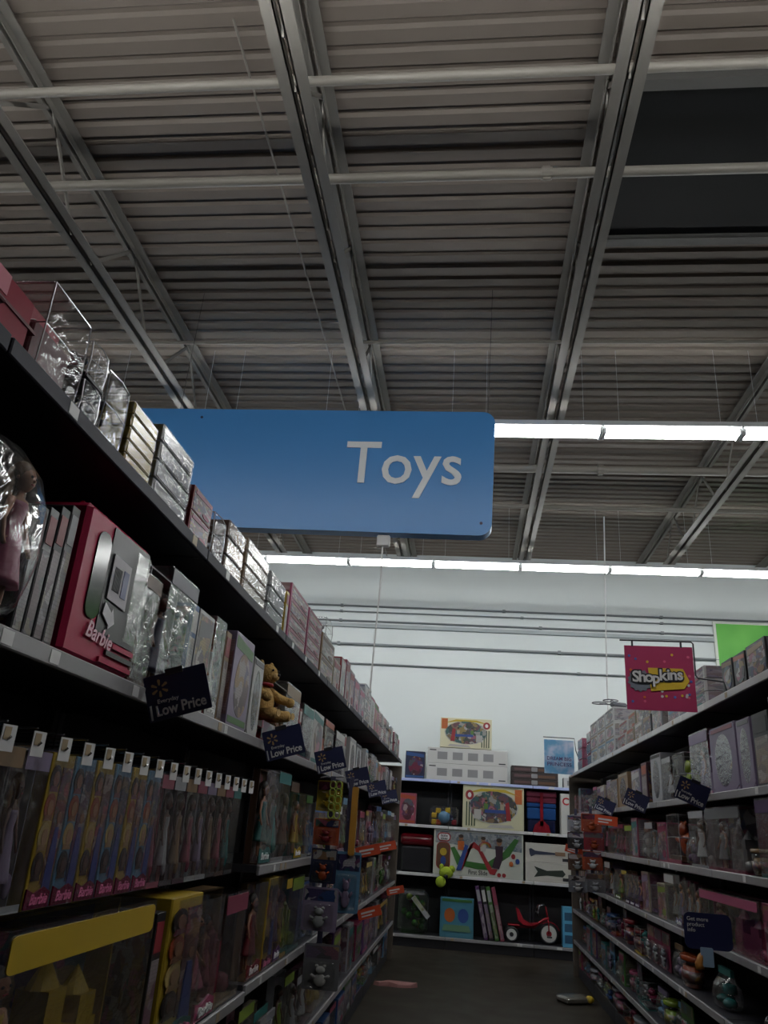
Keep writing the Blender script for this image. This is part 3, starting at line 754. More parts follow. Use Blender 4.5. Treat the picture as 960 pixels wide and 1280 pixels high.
for i, s in enumerate(('Get more', 'product', 'info')): text('lettering', s, .026, M_WHITE, b, (-.10, -.002, .045 - i * .025), align='LEFT')
h_ = MB(); h_.tube([(-.05, .0, -.18), (-.055, .0, -.155), (-.045, 0, -.125), (-.03, 0, -.10)], [.022, .02, .016, .008], 8); h_.build('printed_hand', mat('hand print', 'a06a2c', .5), b, True)
MB().disc(rrect(-.045, .015, -.165, -.08, -.012, .006), .01).build('printed_phone', mat('phone print', '7f97ad', .4), b)

# ------------------------------------------------------------ left run, top shelf
sh = 'left top shelf'
c = thing('toy_suitcase', (LX - .03, 1.05, 2.3705), PI/2, 'red rounded case lying on the left top shelf, nearest the camera', 'toy case')
MB().bev((0, .15, .075), (.42, .3, .15), .022).build('case_shell', mat('red case plastic', '82192f', .4, 0, .2), c)
MB().b2(-.212, .212, -.003, .298, .070, .077).build('seam', mat('dark red seam', '5c1222', .4), c)
MB().b2(.03, .10, -.0015, .001, .085, .13).build('sticker', mat('pink sticker', 'b96a7a', .4), c)
MB().tube([(-.07, -.002, .05), (-.07, -.02, .05), (.07, -.02, .05), (.07, -.002, .05)], .006, 8).build('handle', mat('dark red seam', '5c1222'), c)
cc = thing('clear_case', (LX - .02, 1.365, 2.3705), PI/2, 'large clear plastic case with dark red boxes inside, beside the red case', 'toy case')
MB().bev((0, .15, .115), (.18, .3, .23), .01).build('clear_cover', M_SHRINK, cc)
MB().bev((0, .16, .07), (.155, .25, .13), .004).build('inner_box', mat('dark plum card', '4a1822', .4), cc); MB().bev((.01, .17, .165), (.13, .2, .055), .004).build('inner_box', mat('dark red card', '8a1a30', .4), cc)
sm = MB()
for z_ in (.224, .12): sm.tube([(-.084, .006, z_), (.084, .006, z_), (.084, .294, z_), (-.084, .294, z_)], .002, 5, True)
for x_ in (-.084, .084): sm.tube([(x_, .006, .01), (x_ * 1.02, .003, .1), (x_, .006, .224)], .002, 5)
sm.build('seam', MATS.get('clear plastic seam') or mat('clear plastic seam', 'b5b7ba', .15, .6), cc)
for j in range(2): put('clear_case', 'L', 2.37 + j * .105, 1.465, 1.56, .1, ('charcoal', 'black', 'charcoal'), sh, d=.16, label='%s small clear dome pack right of the large clear case' % ('lower', 'upper')[j])
put('clear_case', 'L', 2.37, 1.565, 1.70, .19, ('grey', 'charcoal', 'charcoal'), sh, d=.16, label='clear pack with looping shiny seams left of the yellow boxes')
for j in range(5): put('wrapped_box', 'L', 2.37 + j * .038, 1.72, 1.90, .037, ('yellow', 'yellow', 'red'), sh, d=.2, desc='yellow flat shiny box with red')
for j in range(4): put('wrapped_box', 'L', 2.37 + j * .058, 1.915, 2.2, .057, ('silver', 'silver', 'white'), sh, d=.22, desc='silver foil flat box with white')
for j in range(2): put('carton', 'L', 2.37 + j * .085, 2.22, 2.42, .083, ('red', 'rose', 'magenta'), sh)
put('clear_case', 'L', 2.37, 2.45, 2.60, .17, ('charcoal', 'grey', 'silver'), sh)
for j in range(3): put('wrapped_box', 'L', 2.37 + j * .07, 2.62, 2.85, .069, ('brown', 'tan', 'orange'), sh)
for j in range(4): put('wrapped_box', 'L', 2.37 + j * .058, 2.87, 3.25, .057, ('tan', 'cream', 'tan'), sh)
for j in range(3): put('wrapped_box', 'L', 2.37 + j * .075, 3.28, 3.6, .074, ('silver', 'charcoal', 'white'), sh)
put('slim_box', 'L', 2.37, 3.61, 3.67, .22, ('yellow', 'cream', 'red'), sh)
for a, w in ((3.7, .45), (4.17, .42)):
    for j in range(4): put('carton', 'L', 2.37 + j * .073, a, a + w, .072, ('pink', 'rose', 'magenta'), sh)
for j in range(2): put('carton', 'L', 2.37 + j * .13, 4.63, 5.1, .128, ('tan', 'cream', 'brown'), sh)
put('clear_case', 'L', 2.37 + .259, 4.72, 4.98, .12, ('silver', 'white', 'silver'), sh)
put('carton', 'L', 2.37, 5.12, 5.4, .2, ('cream', 'tan', 'red'), sh)
for a, w, h, cs in ((5.42, .22, .27, ('red', 'white', 'white')), (5.66, .2, .3, ('rose', 'red', 'red')), (5.88, .25, .27, ('white', 'rose', 'red')), (6.15, .3, .25, ('lavender', 'pink', 'pink')), (6.47, .35, .24, ('silver', 'lavender', 'pink'))):
    put('carton', 'L', 2.37, a, a + w, h, cs, sh)
for j in range(3): put('picture_carton', 'L', 2.37 + j * .11, 6.85, 7.25, .108, ('white', 'silver', 'grey'), sh)
put('oval_window_box', 'L', 2.37, 7.27, 7.6, .29, ('white', 'lavender', 'pink'), sh)
fill('L', 2.37, 7.65, 10.8, .3, sh, ['wrapped_box', 'carton', 'clear_case', 'picture_carton', 'wrapped_box'], 'pale', (.22, .4), 11)

# ------------------------------------------------------------ left run, second shelf
sh = 'left second shelf'; z = 1.855
# large doll in a crinkled film bag
bg = thing('toy_bag', (LX + .07, 1.26, z + .0005), PI/2, 'crinkled clear bag holding a large blonde doll, nearest on the left second shelf', 'toy bag')
dd = doll(bg, (.08, .09, .01), .33)
for q in dd.children:
    if q.name.startswith('dress'): setcol(q, 'pink')
    if q.name.startswith('hair'): setcol(q, lin('8a6238'))
mb = MB(); k = 20; rows = [(0.001, .11, .06), (.03, .14, .10), (.12, .145, .115), (.22, .145, .11), (.29, .13, .09), (.33, .09, .05), (.35, .05, .015)]
for zz_, rx, ry in rows: mb.v += [(rx * math.cos(2*PI*j/k) * (1 + .05 * math.sin(5*j + zz_*40)), .12 + ry * math.sin(2*PI*j/k) * (1 + .07 * math.cos(7*j + zz_*60)), zz_) for j in range(k)]
for i in range(len(rows) - 1):
    for j in range(k): mb.f.append((i*k + j, i*k + (j+1) % k, (i+1)*k + (j+1) % k, (i+1)*k + j))
mb.f.append(tuple(range(k))); mb.f.append(tuple(range((len(rows)-1)*k, len(rows)*k))); mb.build('film_bag', M_FILM, bg, True)
for i, (cs, hh) in enumerate(((('charcoal', 'charcoal', 'black'), .28), (('grey', 'charcoal', 'red'), .29), (('charcoal', 'grey', 'red'), .31), (('grey', 'grey', 'silver'), .33))):
    put('slim_box', 'L', z, 1.43 + i * .042, 1.43 + (i + 1) * .042, hh, cs, sh, off=.03, label='%s of the dark slim boxes left of the pink case' % ('leftmost', 'second from left', 'third from left', 'rightmost')[i])
pc = thing('doll_carry_case', (LX - .012, 1.79, z + .0005), PI/2, 'large hot pink case with dark rounded window and clear side pocket', 'toy case')
M_HOT = mat('hot pink plastic', 'a51c44', .4, 0, .25)
MB().bev((0, .08, .18), (.37, .16, .36), .012).build('case_shell', M_HOT, pc)
MB().disc(rrect(-.125, -.055, .10, .315, -.004, .03), .004).build('dark_window', mat('smoky window', '1c1a1e', .15), pc)
fr = MB().disc(rrect(-.052, .175, .075, .345, -.0035, .006), .0036).build('pocket_back', mat('pocket charcoal', '26242a', .4), pc)
cd = MB().disc([(-.035, -.008, .165), (.075, -.008, .16), (.07, -.008, .275), (-.035, -.008, .28)], .003).build('printed_card', mat('grey paper', 'a9a5ac', .5), pc)
for i in range(7): MB().b2(-.02 + i * .006, -.017 + i * .006, -.0095, -.007, .19, .25).build('barcode_bar', M_INK, cd)
MB().b2(.03, .06, -.0095, -.007, .185, .255).build('picture', mat('card picture', '6a7090', .5), cd)
MB().disc([(-.04, -.008, .125), (.0, -.008, .105), (.0, -.008, .095), (.03, -.008, .115), (.01, -.008, .15), (.005, -.008, .138), (-.035, -.008, .155)], .003).build('arrow', mat('arrow silver', 'b5b3b8', .35), pc)
MB().disc([(.09, -.012, .085), (.172, -.012, .085), (.172, -.012, .33), (.09, -.012, .325)], .002).build('film_pocket', M_SHRINK, pc)
text('lettering', 'Barbie', .055, mat('pale pink ink', 'd3a0b0', .4), pc, (-.03, -.006, .070), (PI/2, math.radians(4), 0), shear=.25, bold=.001)
for i in range(3): MB().b2(.05 - i * .03, .175, -.007, .001, .058 - i * .022, .070 - i * .022).build('trim_strip', M_HOT if i != 1 else M_BLACK, pc)
MB().tube([(-.10, .08, .355), (-.09, .08, .392), (.09, .08, .392), (.10, .08, .355)], .008, 8).build('handle', M_HOT, pc)
put('plain_doll_box', 'L', z, 1.99, 2.11, .31, ('brown', 'black', 'brown'), sh, d=.1)
put('plain_doll_box', 'L', z, 2.125, 2.37, .37, ('silver', 'plum', 'navy'), sh, d=.12, off=.005, label='tall clear doll box with crinkled film above the nearest navy flag')
put('slim_box', 'L', z, 2.385, 2.45, .33, ('blue', 'white', 'white'), sh)
put('carton', 'L', z, 2.455, 2.62, .33, ('white', 'cream', 'grey'), sh, d=.14)
put('doll_box', 'L', z, 2.63, 2.76, .35, ('red', 'rose', 'white'), sh)
put('slim_box', 'L', z, 2.77, 2.84, .33, ('tan', 'brown', 'red'), sh)
put('picture_carton', 'L', z, 2.85, 3.12, .35, ('lavender', 'rose', 'green'), sh, d=.12, off=.005, label='tall pale pink picture carton with green title, second shelf left of bear')
put('slim_box', 'L', z, 3.13, 3.18, .33, ('black', 'charcoal', 'grey'), sh)
put('oval_window_box', 'L', z, 3.19, 3.36, .32, ('white', 'silver', 'grey'), sh)
# teddy bear in an open red display box
M_FUR = mat('tan plush', 'b8965f', .95, 0, .1, .25, 120, .6); M_FURL = mat('light plush', 'c4a574', .95, 0, .1, .2, 120, .5)
tb = thing('teddy_bear', (LX - .075, 3.60, z + .10), PI/2 - .35, 'tan plush teddy bear sitting in the red open box', 'teddy bear')
m = MB(); m.ball((0, 0, .085), .062, 16, 10, (1, .85, 1.3)); m.ball((0, -.012, .215), .052, 16, 10, (1, .95, .95))
for s in (-1, 1):
    m.ball((s*.042, 0, .262), .018, 10, 7, (1, .5, 1)); m.tube([(s*.045, 0, .145), (s*.075, -.04, .115), (s*.095, -.085, .10)], [.022, .022, .02], 10); m.ball((s*.097, -.092, .098), .023, 10, 7)
    m.tube([(s*.035, -.01, .03), (s*.055, -.075, .028), (s*.06, -.115, .03)], [.03, .028, .024], 10)
m.build('body', M_FUR, tb, True)
MB().ball((0, -.058, .203), .022, 12, 8, (1, .8, .8)).build('muzzle', M_FURL, tb, True)
MB().ball((0, -.077, .211), .007, 8, 6).build('nose', M_INK, tb, True)
for s in (-1, 1):
    MB().ball((s*.021, -.056, .232), .0055, 8, 6).build('eye', M_INK, tb, True); MB().disc(ellipse(s*.06, -.139, .03, .016, .016, 12), .004).build('paw_pad', M_FURL, tb)
MB().tube([(.036*math.cos(a), .033*math.sin(a)-.004, .168) for a in [i*PI/8 for i in range(16)]], .008, 8, True).build('collar', M_REDINK, tb, True)
rb = thing('display_box', (LX - .012, 3.60, z + .0005), PI/2, 'red open display box under the teddy bear', 'toy box')
tray(rb, .40, .16, .09, 'carton_body', M_TINT); [setcol(q, 'red') for q in rb.children]
MB().b2(-.195, .195, -.002, .0005, .01, .085).build('front_print', M_ARTB, rb, color='red')
put('playset_box', 'L', z, 3.83, 4.18, .33, ('white', 'grey', 'tan'), sh, d=.14)
put('slim_box', 'L', z, 4.20, 4.26, .25, ('red', 'rose', 'white'), sh)
put('playset_box', 'L', z, 4.28, 4.6, .29, ('pink', 'white', 'teal'), sh)
put('picture_carton', 'L', z, 4.61, 4.95, .30, ('white', 'silver', 'teal'), sh)
put('plain_doll_box', 'L', z, 5.0, 5.35, .30, ('tan', 'brown', 'orange'), sh)
put('playset_box', 'L', z, 5.45, 5.85, .28, ('plum', 'lavender', 'white'), sh)
put('slim_box', 'L', z, 5.87, 5.95, .3, ('white', 'silver', 'red'), sh)
put('oval_window_box', 'L', z, 6.15, 6.5, .31, ('white', 'lavender', 'silver'), sh)
put('oval_window_box', 'L', z, 6.55, 6.85, .30, ('silver', 'lavender', 'black'), sh)
fill('L', z, 6.9, 10.8, .33, sh, ['carton', 'oval_window_box', 'playset_box', 'slim_box', 'doll_box', 'picture_carton'], 'pale', (.16, .3), 12)

# ------------------------------------------------------------ left run, peg hooks and hanging dolls
hk = None
for i in range(18):
    yy = 1.36 + i * .116
    if hk is None:
        hk = thing('peg_hook'); MB().tube([(0, .41, 0), (0, .0, 0), (0, -.008, .006)], .0028, 6).build('hook_wire', M_CHROME, hk)
        MB().tube([(0, .41, .035), (0, .01, .035)], .002, 6).build('tag_arm', M_CHROME, hk)
        tg = MB().b2(-.018, .018, -.001, .001, -.022, .028).build('price_tag', M_WHITE, hk); MB().b2(-.013, .004, -.002, -.0005, .0, .024).build('printed_field', mat('orange label', '9c8a6e'), tg)
        o = hk
    else: o = copy_tree(hk)
    o.location = (LX - .005, yy, 1.655); o.rotation_euler = (0, 0, PI/2 - .25)
    tag(o, 'wire peg hook with a white price tag, %s in the row' % ORD[i], 'peg hook', 'peg hooks with price tags')
cols = [('brown', 'plum', 'tan'), ('charcoal', 'brown', 'grey'), ('grey', 'plum', 'tan'), ('silver', 'brown', 'lavender'), ('yellow', 'orange', 'magenta'), ('sky', 'blue', 'magenta'), ('yellow', 'orange', 'magenta'),
        ('sky', 'blue', 'magenta'), ('yellow', 'orange', 'magenta'), ('sky', 'blue', 'magenta'), ('rose', 'plum', 'rose'), ('charcoal', 'grey', 'silver'), ('plum', 'grey', 'tan'), ('silver', 'grey', 'rose'), ('silver', 'charcoal', 'lavender'), ('black', 'plum', 'tan'), ('brown', 'charcoal', 'rose'), ('charcoal', 'brown', 'teal')]
for i, cs in enumerate(cols):
    yy = 1.36 + i * .116; k = 'portrait_box' if 3 < i < 10 else 'plain_doll_box'
    o = inst(k, (LX - .06, yy, 1.325), PI/2, (.108, .055, .33), cs)
    tag(o, '%s doll box hanging from the peg hook %s the camera' % (NAMEC(cs[0]), ORD[i]), 'doll box', 'doll boxes hanging on the peg hooks')
z = .88; sh = 'left fourth shelf'
for a, b_, k, h, cs in ((1.2, 1.43, 'portrait_box', .38, ('yellow', 'brown', 'red')), (1.45, 1.62, 'plain_doll_box', .40, ('blue', 'cream', 'pink')), (1.66, 2.48, 'playset_box', .42, ('yellow', 'blue', 'yellow')),
                    (2.5, 2.58, 'slim_box', .38, ('black', 'plum', 'red')), (2.62, 2.93, 'portrait_box', .41, ('yellow', 'orange', 'teal')), (2.96, 3.2, 'doll_box', .38, ('brown', 'magenta', 'pink')), (3.23, 3.55, 'playset_box', .38, ('tan', 'brown', 'rose'))):
    put(k, 'L', z, a, b_, h, cs, sh, d=.2)
z = .90
for a, b_, k, h, cs in ((3.66, 3.9, 'doll_box', .37, ('tan', 'red', 'red')), (3.92, 4.12, 'portrait_box', .38, ('yellow', 'red', 'magenta')), (4.14, 4.3, 'doll_box', .38, ('yellow', 'orange', 'purple')), (4.31, 4.45, 'plain_doll_box', .36, ('yellow', 'tan', 'yellow')), (4.46, 4.78, 'playset_box', .36, ('teal', 'grey', 'lime')),
                    (4.9, 5.2, 'blister_pack', .3, ('blue', 'lavender', 'white')), (5.22, 5.5, 'carton', .3, ('silver', 'blue', 'white'))):
    put(k, 'L', z, a, b_, h, cs, sh)
fill('L', z, 5.55, 10.8, .36, sh, ['blister_pack', 'toy_bag', 'doll_box', 'carton', 'clear_case', 'plain_doll_box'], 'mixed', (.16, .3), 13)
z = 1.35; sh = 'left third shelf'
for a, b_, k, h, cs in ((3.64, 3.86, 'doll_box', .40, ('brown', 'tan', 'teal')), (3.88, 4.16, 'plain_doll_box', .41, ('silver', 'tan', 'teal')), (4.17, 4.38, 'plain_doll_box', .38, ('grey', 'plum', 'brown')), (4.40, 4.6, 'doll_box', .33, ('teal', 'teal', 'yellow')), (4.61, 4.8, 'plain_doll_box', .33, ('silver', 'grey', 'green')),
                    (4.9, 5.3, 'playset_box', .3, ('grey', 'lavender', 'blue')), (5.35, 5.7, 'blister_pack', .32, ('yellow', 'charcoal', 'lime'))):
    put(k, 'L', z, a, b_, h, cs, sh)
fill('L', z, 5.75, 10.8, .38, sh, ['playset_box', 'doll_box', 'plain_doll_box', 'blister_pack', 'toy_bag', 'carton'], 'mixed', (.15, .28), 14)
fill('L', .44, 1.0, 10.8, .36, 'left fifth shelf', ['carton', 'toy_bag', 'playset_box', 'plain_doll_box', 'picture_carton'], 'mixed', (.2, .4), 15, .2)
fill('L', .13, 3.6, 10.8, .24, 'left base deck', ['carton', 'toy_bag', 'playset_box', 'clear_case'], 'cool', (.22, .42), 16, .2)

# hanging clip strips on the left run
def clip_strip(x, y, z, n, label, dz=.13):
    t = thing('clip_strip', (x, y, z), 0, label, 'clip strip')
    MB().bev((0, 0, -n * dz / 2), (.03, .003, n * dz), .0008).build('strip', mat('strip plastic', '3c3c55', .3), t)
    e = (LX + .006 if x < 0 else RX - .006) - x
    MB().tube([(e, 0, -.012), (e * .5, 0, -.004), (0, 0, -.008)], .003, 6).build('arm', M_CHROME, t)
    for i in range(n):
        zz_ = -i * dz - .02
        MB().tube([(0, -.001, zz_), (0, -.02, zz_ - .004), (0, -.03, zz_)], .002, 6).build('hook', M_CHROME, t)
    return t
clip_strip(-.80, 4.86, 1.80, 7, 'dark hanging clip strip at the end of the near left shelves')
clip_strip(-.735, 5.2, 1.82, 5, 'dark hanging clip strip just behind the nearer one', .12)
hung = [(-.80, 4.80, 1.60, .17, .15, ('yellow', 'black', 'yellow'), 'blister pack of ringed yellow and black toys high on the clip strip'),
        (-.80, 4.80, 1.42, .14, .15, ('orange', 'brown', 'red'), 'orange carded pack midway on the clip strip'),
        (-.80, 4.80, 1.22, .18, .15, ('navy', 'black', 'orange'), 'navy carded pack below the orange one'),
        (-.80, 4.80, .98, .22, .20, ('lavender', 'blue', 'silver'), 'pale lavender carded pack low on the clip strip'),
        (-.715, 5.2, 1.04, .34, .16, ('sky', 'blue', 'lavender'), 'long pale blue film pack hanging low on the farther strip'),
        (-.765, 4.80, .70, .22, .20, ('grey', 'silver', 'white'), 'grey carded pack at the bottom of the clip strip')]
for x, y, z_, h, w, cs, lb in hung:
    o = inst('blister_pack', (x, y - .062, z_), 0, (w, .04, h), cs); tag(o, lb, 'toy pack')
o = MB().disc(rrect(-.02, .02, 0, .40, 0, .01), .012).build('toy_ruler', mat('mustard wood', 'a8792c', .45)); o.location = (-.70, 5.155, 1.36); tag(o, 'long mustard coloured stick hanging beside the clip strips', 'toy')
m = MB(); 
for i in range(5):
    cz = -.04 * i
    for s in (-1, 1): m.tube([(s*.018 + .017*math.cos(a), 0, cz + .022*math.sin(a)) for a in [j*PI/6 for j in range(12)]], .004, 6, True)
o = m.build('ring_chain', mat('lime plastic', '8a9a3a', .3), None, True); o.location = (-.76, 4.735, 1.745); tag(o, 'lime green plastic ring chain hanging at the top of the strip', 'toy')

# ------------------------------------------------------------ right run
sh = 'right top shelf'; z = 2.32
for a, b_, k, h, cs in ((2.6, 3.0, 'carton', .2, ('charcoal', 'black', 'grey')), (3.02, 3.42, 'carton', .2, ('charcoal', 'black', 'orange')), (3.75, 4.02, 'carton', .175, ('black', 'charcoal', 'tan')), (4.04, 4.22, 'picture_carton', .17, ('black', 'charcoal', 'orange')), (4.24, 4.42, 'picture_carton', .175, ('charcoal', 'black', 'tan'))):
    put(k, 'R', z, a, b_, h, cs, sh, off=.03)
for j, cs in enumerate((('white', 'lavender', 'teal'), ('white', 'silver', 'purple'), ('white', 'lavender', 'rose'))):
    put('carton', 'R', z + j * .075, 4.7, 5.35, .073, cs, sh, off=.02)
for j in range(2): put('carton', 'R', z + j * .1, 5.4, 5.75, .098, ('white', 'lavender', 'sky'), sh, off=.05)
for a, w, lay, hh, cs in ((5.85, .3, 2, .17, ('silver', 'white', 'grey')), (6.2, .28, 3, .15, ('grey', 'charcoal', 'tan')), (6.5, .3, 3, .14, ('silver', 'tan', 'white')), (6.85, .3, 2, .13, ('cream', 'tan', 'orange')), (7.2, .4, 2, .12, ('white', 'silver', 'red'))):
    for j in range(lay): put('carton', 'R', z + j * (hh + .001), a, a + w, hh, cs, sh, off=.03 + .02 * (j % 2))
for a, w in ((7.7, .45), (8.2, .45), (8.7, .45)):
    for j in range(3): put('picture_carton', 'R', z + j * .14, a, a + w, .138, ('white', 'silver', ('sky', 'tan', 'grey')[j]), sh, off=.02)
# toy drone on the stacked white cartons
dr = thing('toy_drone', (RX + .12, 7.95, z + .424), .4, 'grey toy drone with ring guards on top of the stacked white cartons', 'toy')
M_GR = mat('grey toy plastic', '6a6c72', .35)
m = MB(); m.bev((0, 0, .05), (.16, .07, .045), .012); m.box((0, 0, .015), (.05, .05, .03)); m.build('body', M_GR, dr)
for sx in (-1, 1):
    for sy in (-1, 1):
        MB().tube([(sx*.06, sy*.02, .05), (sx*.15, sy*.10, .06)], .007, 6).build('arm', M_GR, dr)
        MB().tube([(sx*.15 + .07*math.cos(a), sy*.10 + .07*math.sin(a), .065) for a in [j*PI/10 for j in range(20)]], .006, 6, True).build('ring_guard', M_GR, dr, True)
        MB().box((sx*.15, sy*.10, .072), (.12, .012, .003), Matrix.Rotation(.6*sx*sy, 3, 'Z')).build('rotor', M_BLACK, dr)
fill('R', z, 9.2, 10.35, .4, sh, ['wrapped_box', 'clear_case', 'picture_carton'], 'pale', (.25, .4), 21)
sh = 'right second shelf'; z = 1.83
for a, b_, k, h, cs in ((2.6, 3.0, 'carton', .36, ('grey', 'silver', 'grey')), (3.45, 3.78, 'carton', .38, ('grey', 'lavender', 'charcoal')), (3.80, 4.02, 'slim_box', .33, ('charcoal', 'tan', 'black')), (4.04, 4.25, 'oval_window_box', .33, ('lavender', 'plum', 'grey')), (4.27, 4.72, 'oval_window_box', .34, ('lavender', 'grey', 'rose')),
                    (4.75, 5.15, 'playset_box', .36, ('pink', 'rose', 'lavender')), (5.3, 5.62, 'clear_case', .28, ('black', 'charcoal', 'lime')), (5.64, 5.9, 'plain_doll_box', .28, ('grey', 'charcoal', 'silver')), (5.92, 6.25, 'oval_window_box', .33, ('silver', 'orange', 'black')), (6.4, 6.6, 'slim_box', .3, ('plum', 'brown', 'orange')),
                    (6.65, 7.0, 'carton', .27, ('lavender', 'silver', 'white')), (7.15, 7.6, 'oval_window_box', .28, ('tan', 'plum', 'cream')), (7.65, 8.0, 'carton', .25, ('tan', 'silver', 'grey'))):
    put(k, 'R', z, a, b_, h, cs, sh)
fill('R', z, 8.1, 10.8, .3, sh, ['carton', 'slim_box', 'plain_doll_box', 'clear_case'], 'mixed', (.18, .3), 22)
sh = 'right third shelf'; z = 1.44
for a, b_, k, h, cs in ((3.2, 3.8, 'playset_box', .30, ('teal', 'purple', 'pink')), (3.82, 4.1, 'playset_box', .34, ('teal', 'plum', 'purple')), (4.12, 4.3, 'toy_tub', .12, ('tan', 'brown', 'tan')), (4.32, 4.95, 'playset_box', .32, ('magenta', 'plum', 'grey')), (4.97, 5.3, 'plain_doll_box', .31, ('silver', 'lavender', 'silver')), (5.32, 5.5, 'toy_bag', .2, ('charcoal', 'purple', 'purple')), (5.55, 5.9, 'clear_case', .3, ('rose', 'brown', 'orange'))):
    put(k, 'R', z, a, b_, h, cs, sh)
fill('R', z, 5.95, 10.8, .31, sh, ['plain_doll_box', 'clear_case', 'carton', 'playset_box', 'toy_bag', 'slim_box'], 'mixed', (.15, .28), 23)
sh = 'right fourth shelf'; z = 1.07
for a, b_, k, h, cs in ((3.3, 3.75, 'playset_box', .3, ('tan', 'yellow', 'tan')), (3.85, 4.15, 'carton', .26, ('magenta', 'rose', 'pink')), (4.18, 5.2, 'playset_box', .26, ('rose', 'cream', 'pink')), (5.25, 5.4, 'doll_box', .27, ('plum', 'pink', 'silver')), (5.42, 5.58, 'doll_box', .28, ('magenta', 'rose', 'silver')), (5.62, 5.78, 'doll_box', .3, ('plum', 'magenta', 'lavender'))):
    put(k, 'R', z, a, b_, h, cs, sh)
fill('R', z, 5.8, 10.8, .3, sh, ['plain_doll_box', 'carton', 'doll_box', 'clear_case', 'slim_box', 'playset_box'], 'mixed', (.14, .3), 24)
fill('R', .74, 5.6, 10.8, .26, 'right fifth shelf', ['toy_bag', 'blister_pack', 'plain_doll_box', 'toy_tub', 'clear_case'], 'warm', (.16, .3), 25, .4)
fill('R', .40, 4.2, 10.8, .26, 'right sixth shelf', ['toy_bag', 'blister_pack', 'toy_tub', 'clear_case', 'carton'], 'cool', (.18, .32), 26, .5)
fill('R', .13, 4.2, 10.8, .22, 'right base deck', ['toy_bag', 'carton', 'clear_case', 'toy_tub'], 'warm', (.2, .36), 27, .3)
put('toy_bag', 'R', .74, 4.15, 4.4, .16, ('orange', 'orange', 'orange'), '', d=.16, label='orange clear bag of toys on the mostly empty right fifth shelf')
put('toy_bag', 'R', .74, 4.95, 5.2, .2, ('teal', 'teal', 'teal'), '', d=.16, label='teal bag of toys near the navy info tag')
# orange strip of hanging packs on the right run
clip_strip(1.26, 8.6, 1.86, 5, 'hanging clip strip with orange packs on the right run')
for i, (z_, cs) in enumerate(((1.62, ('orange', 'red', 'orange')), (1.45, ('red', 'orange', 'orange')), (1.27, ('orange', 'brown', 'white')), (1.07, ('grey', 'tan', 'silver')))):
    o = inst('blister_pack', (1.26 + .02 * (i % 2), 8.53, z_), 0, (.2, .04, .17), cs); tag(o, '%s pack on the orange hanging strip of the right run' % ('topmost', 'second', 'third', 'bottom')[i], 'toy pack')
clip_strip(1.24, 9.6, 1.86, 6, 'hanging clip strip farthest along the right run')
for i, (z_, cs) in enumerate(((1.62, ('silver', 'grey', 'white')), (1.44, ('charcoal', 'grey', 'silver')), (1.22, ('brown', 'plum', 'silver')), (1.0, ('grey', 'brown', 'white')))):
    o = inst('blister_pack', (1.24, 9.53, z_), 0, (.2, .04, .17), cs); tag(o, '%s dull pack on the farthest hanging strip of the right run' % ('topmost', 'second', 'third', 'bottom')[i], 'toy pack')
# ------------------------------------------------------------ back wall shelving
YB = BY + .02
def onb(kind, x0, x1, z, h, cs, label, d=.25, yo=0): 
    o = inst(kind, ((x0 + x1) / 2, YB + yo, z + .0005), 0, (x1 - x0, d, h), cs); tag(o, label, CATW[kind]); return o
# helpers for printed pictures on the flat cartons
def ink(n, c): return mat(n, tuple(q * .62 for q in lin(c)), .45)
def big_carton(x0, x1, z, h, d, body, label, name='toy_carton', yo=0):
    t = thing(name, ((x0 + x1) / 2, YB + yo, z + .0005), 0, label, 'toy box')
    MB().bev((0, d/2, h/2), (x1 - x0, d, h), .003).build('carton_body', mat('board ' + body, body, .5), t)
    return t
def shape(t, pts, m, y=-.002, nm='print_shape', d=.002): return MB().disc([(p[0], y, p[1]) for p in pts], d).build(nm, m, t)
def blob(t, cx, cz, rx, rz, m, y=-.002, nm='print_shape'): return MB().disc(ellipse(cx, y, cz, rx, rz, 18), .002).build(nm, m, t)
def child_print(t, x, z, s, shirt, hair, y=-.006):
    """small printed picture of a playing child: one part per inked patch"""
    shape(t, [(x-.02*s, z), (x+.02*s, z), (x+.024*s, z+.06*s), (x-.024*s, z+.06*s)], shirt, y); blob(t, x, z+.08*s, .016*s, .019*s, ink('print skin', '9a6f52'), y); blob(t, x, z+.092*s, .018*s, .012*s, hair, y - .001)
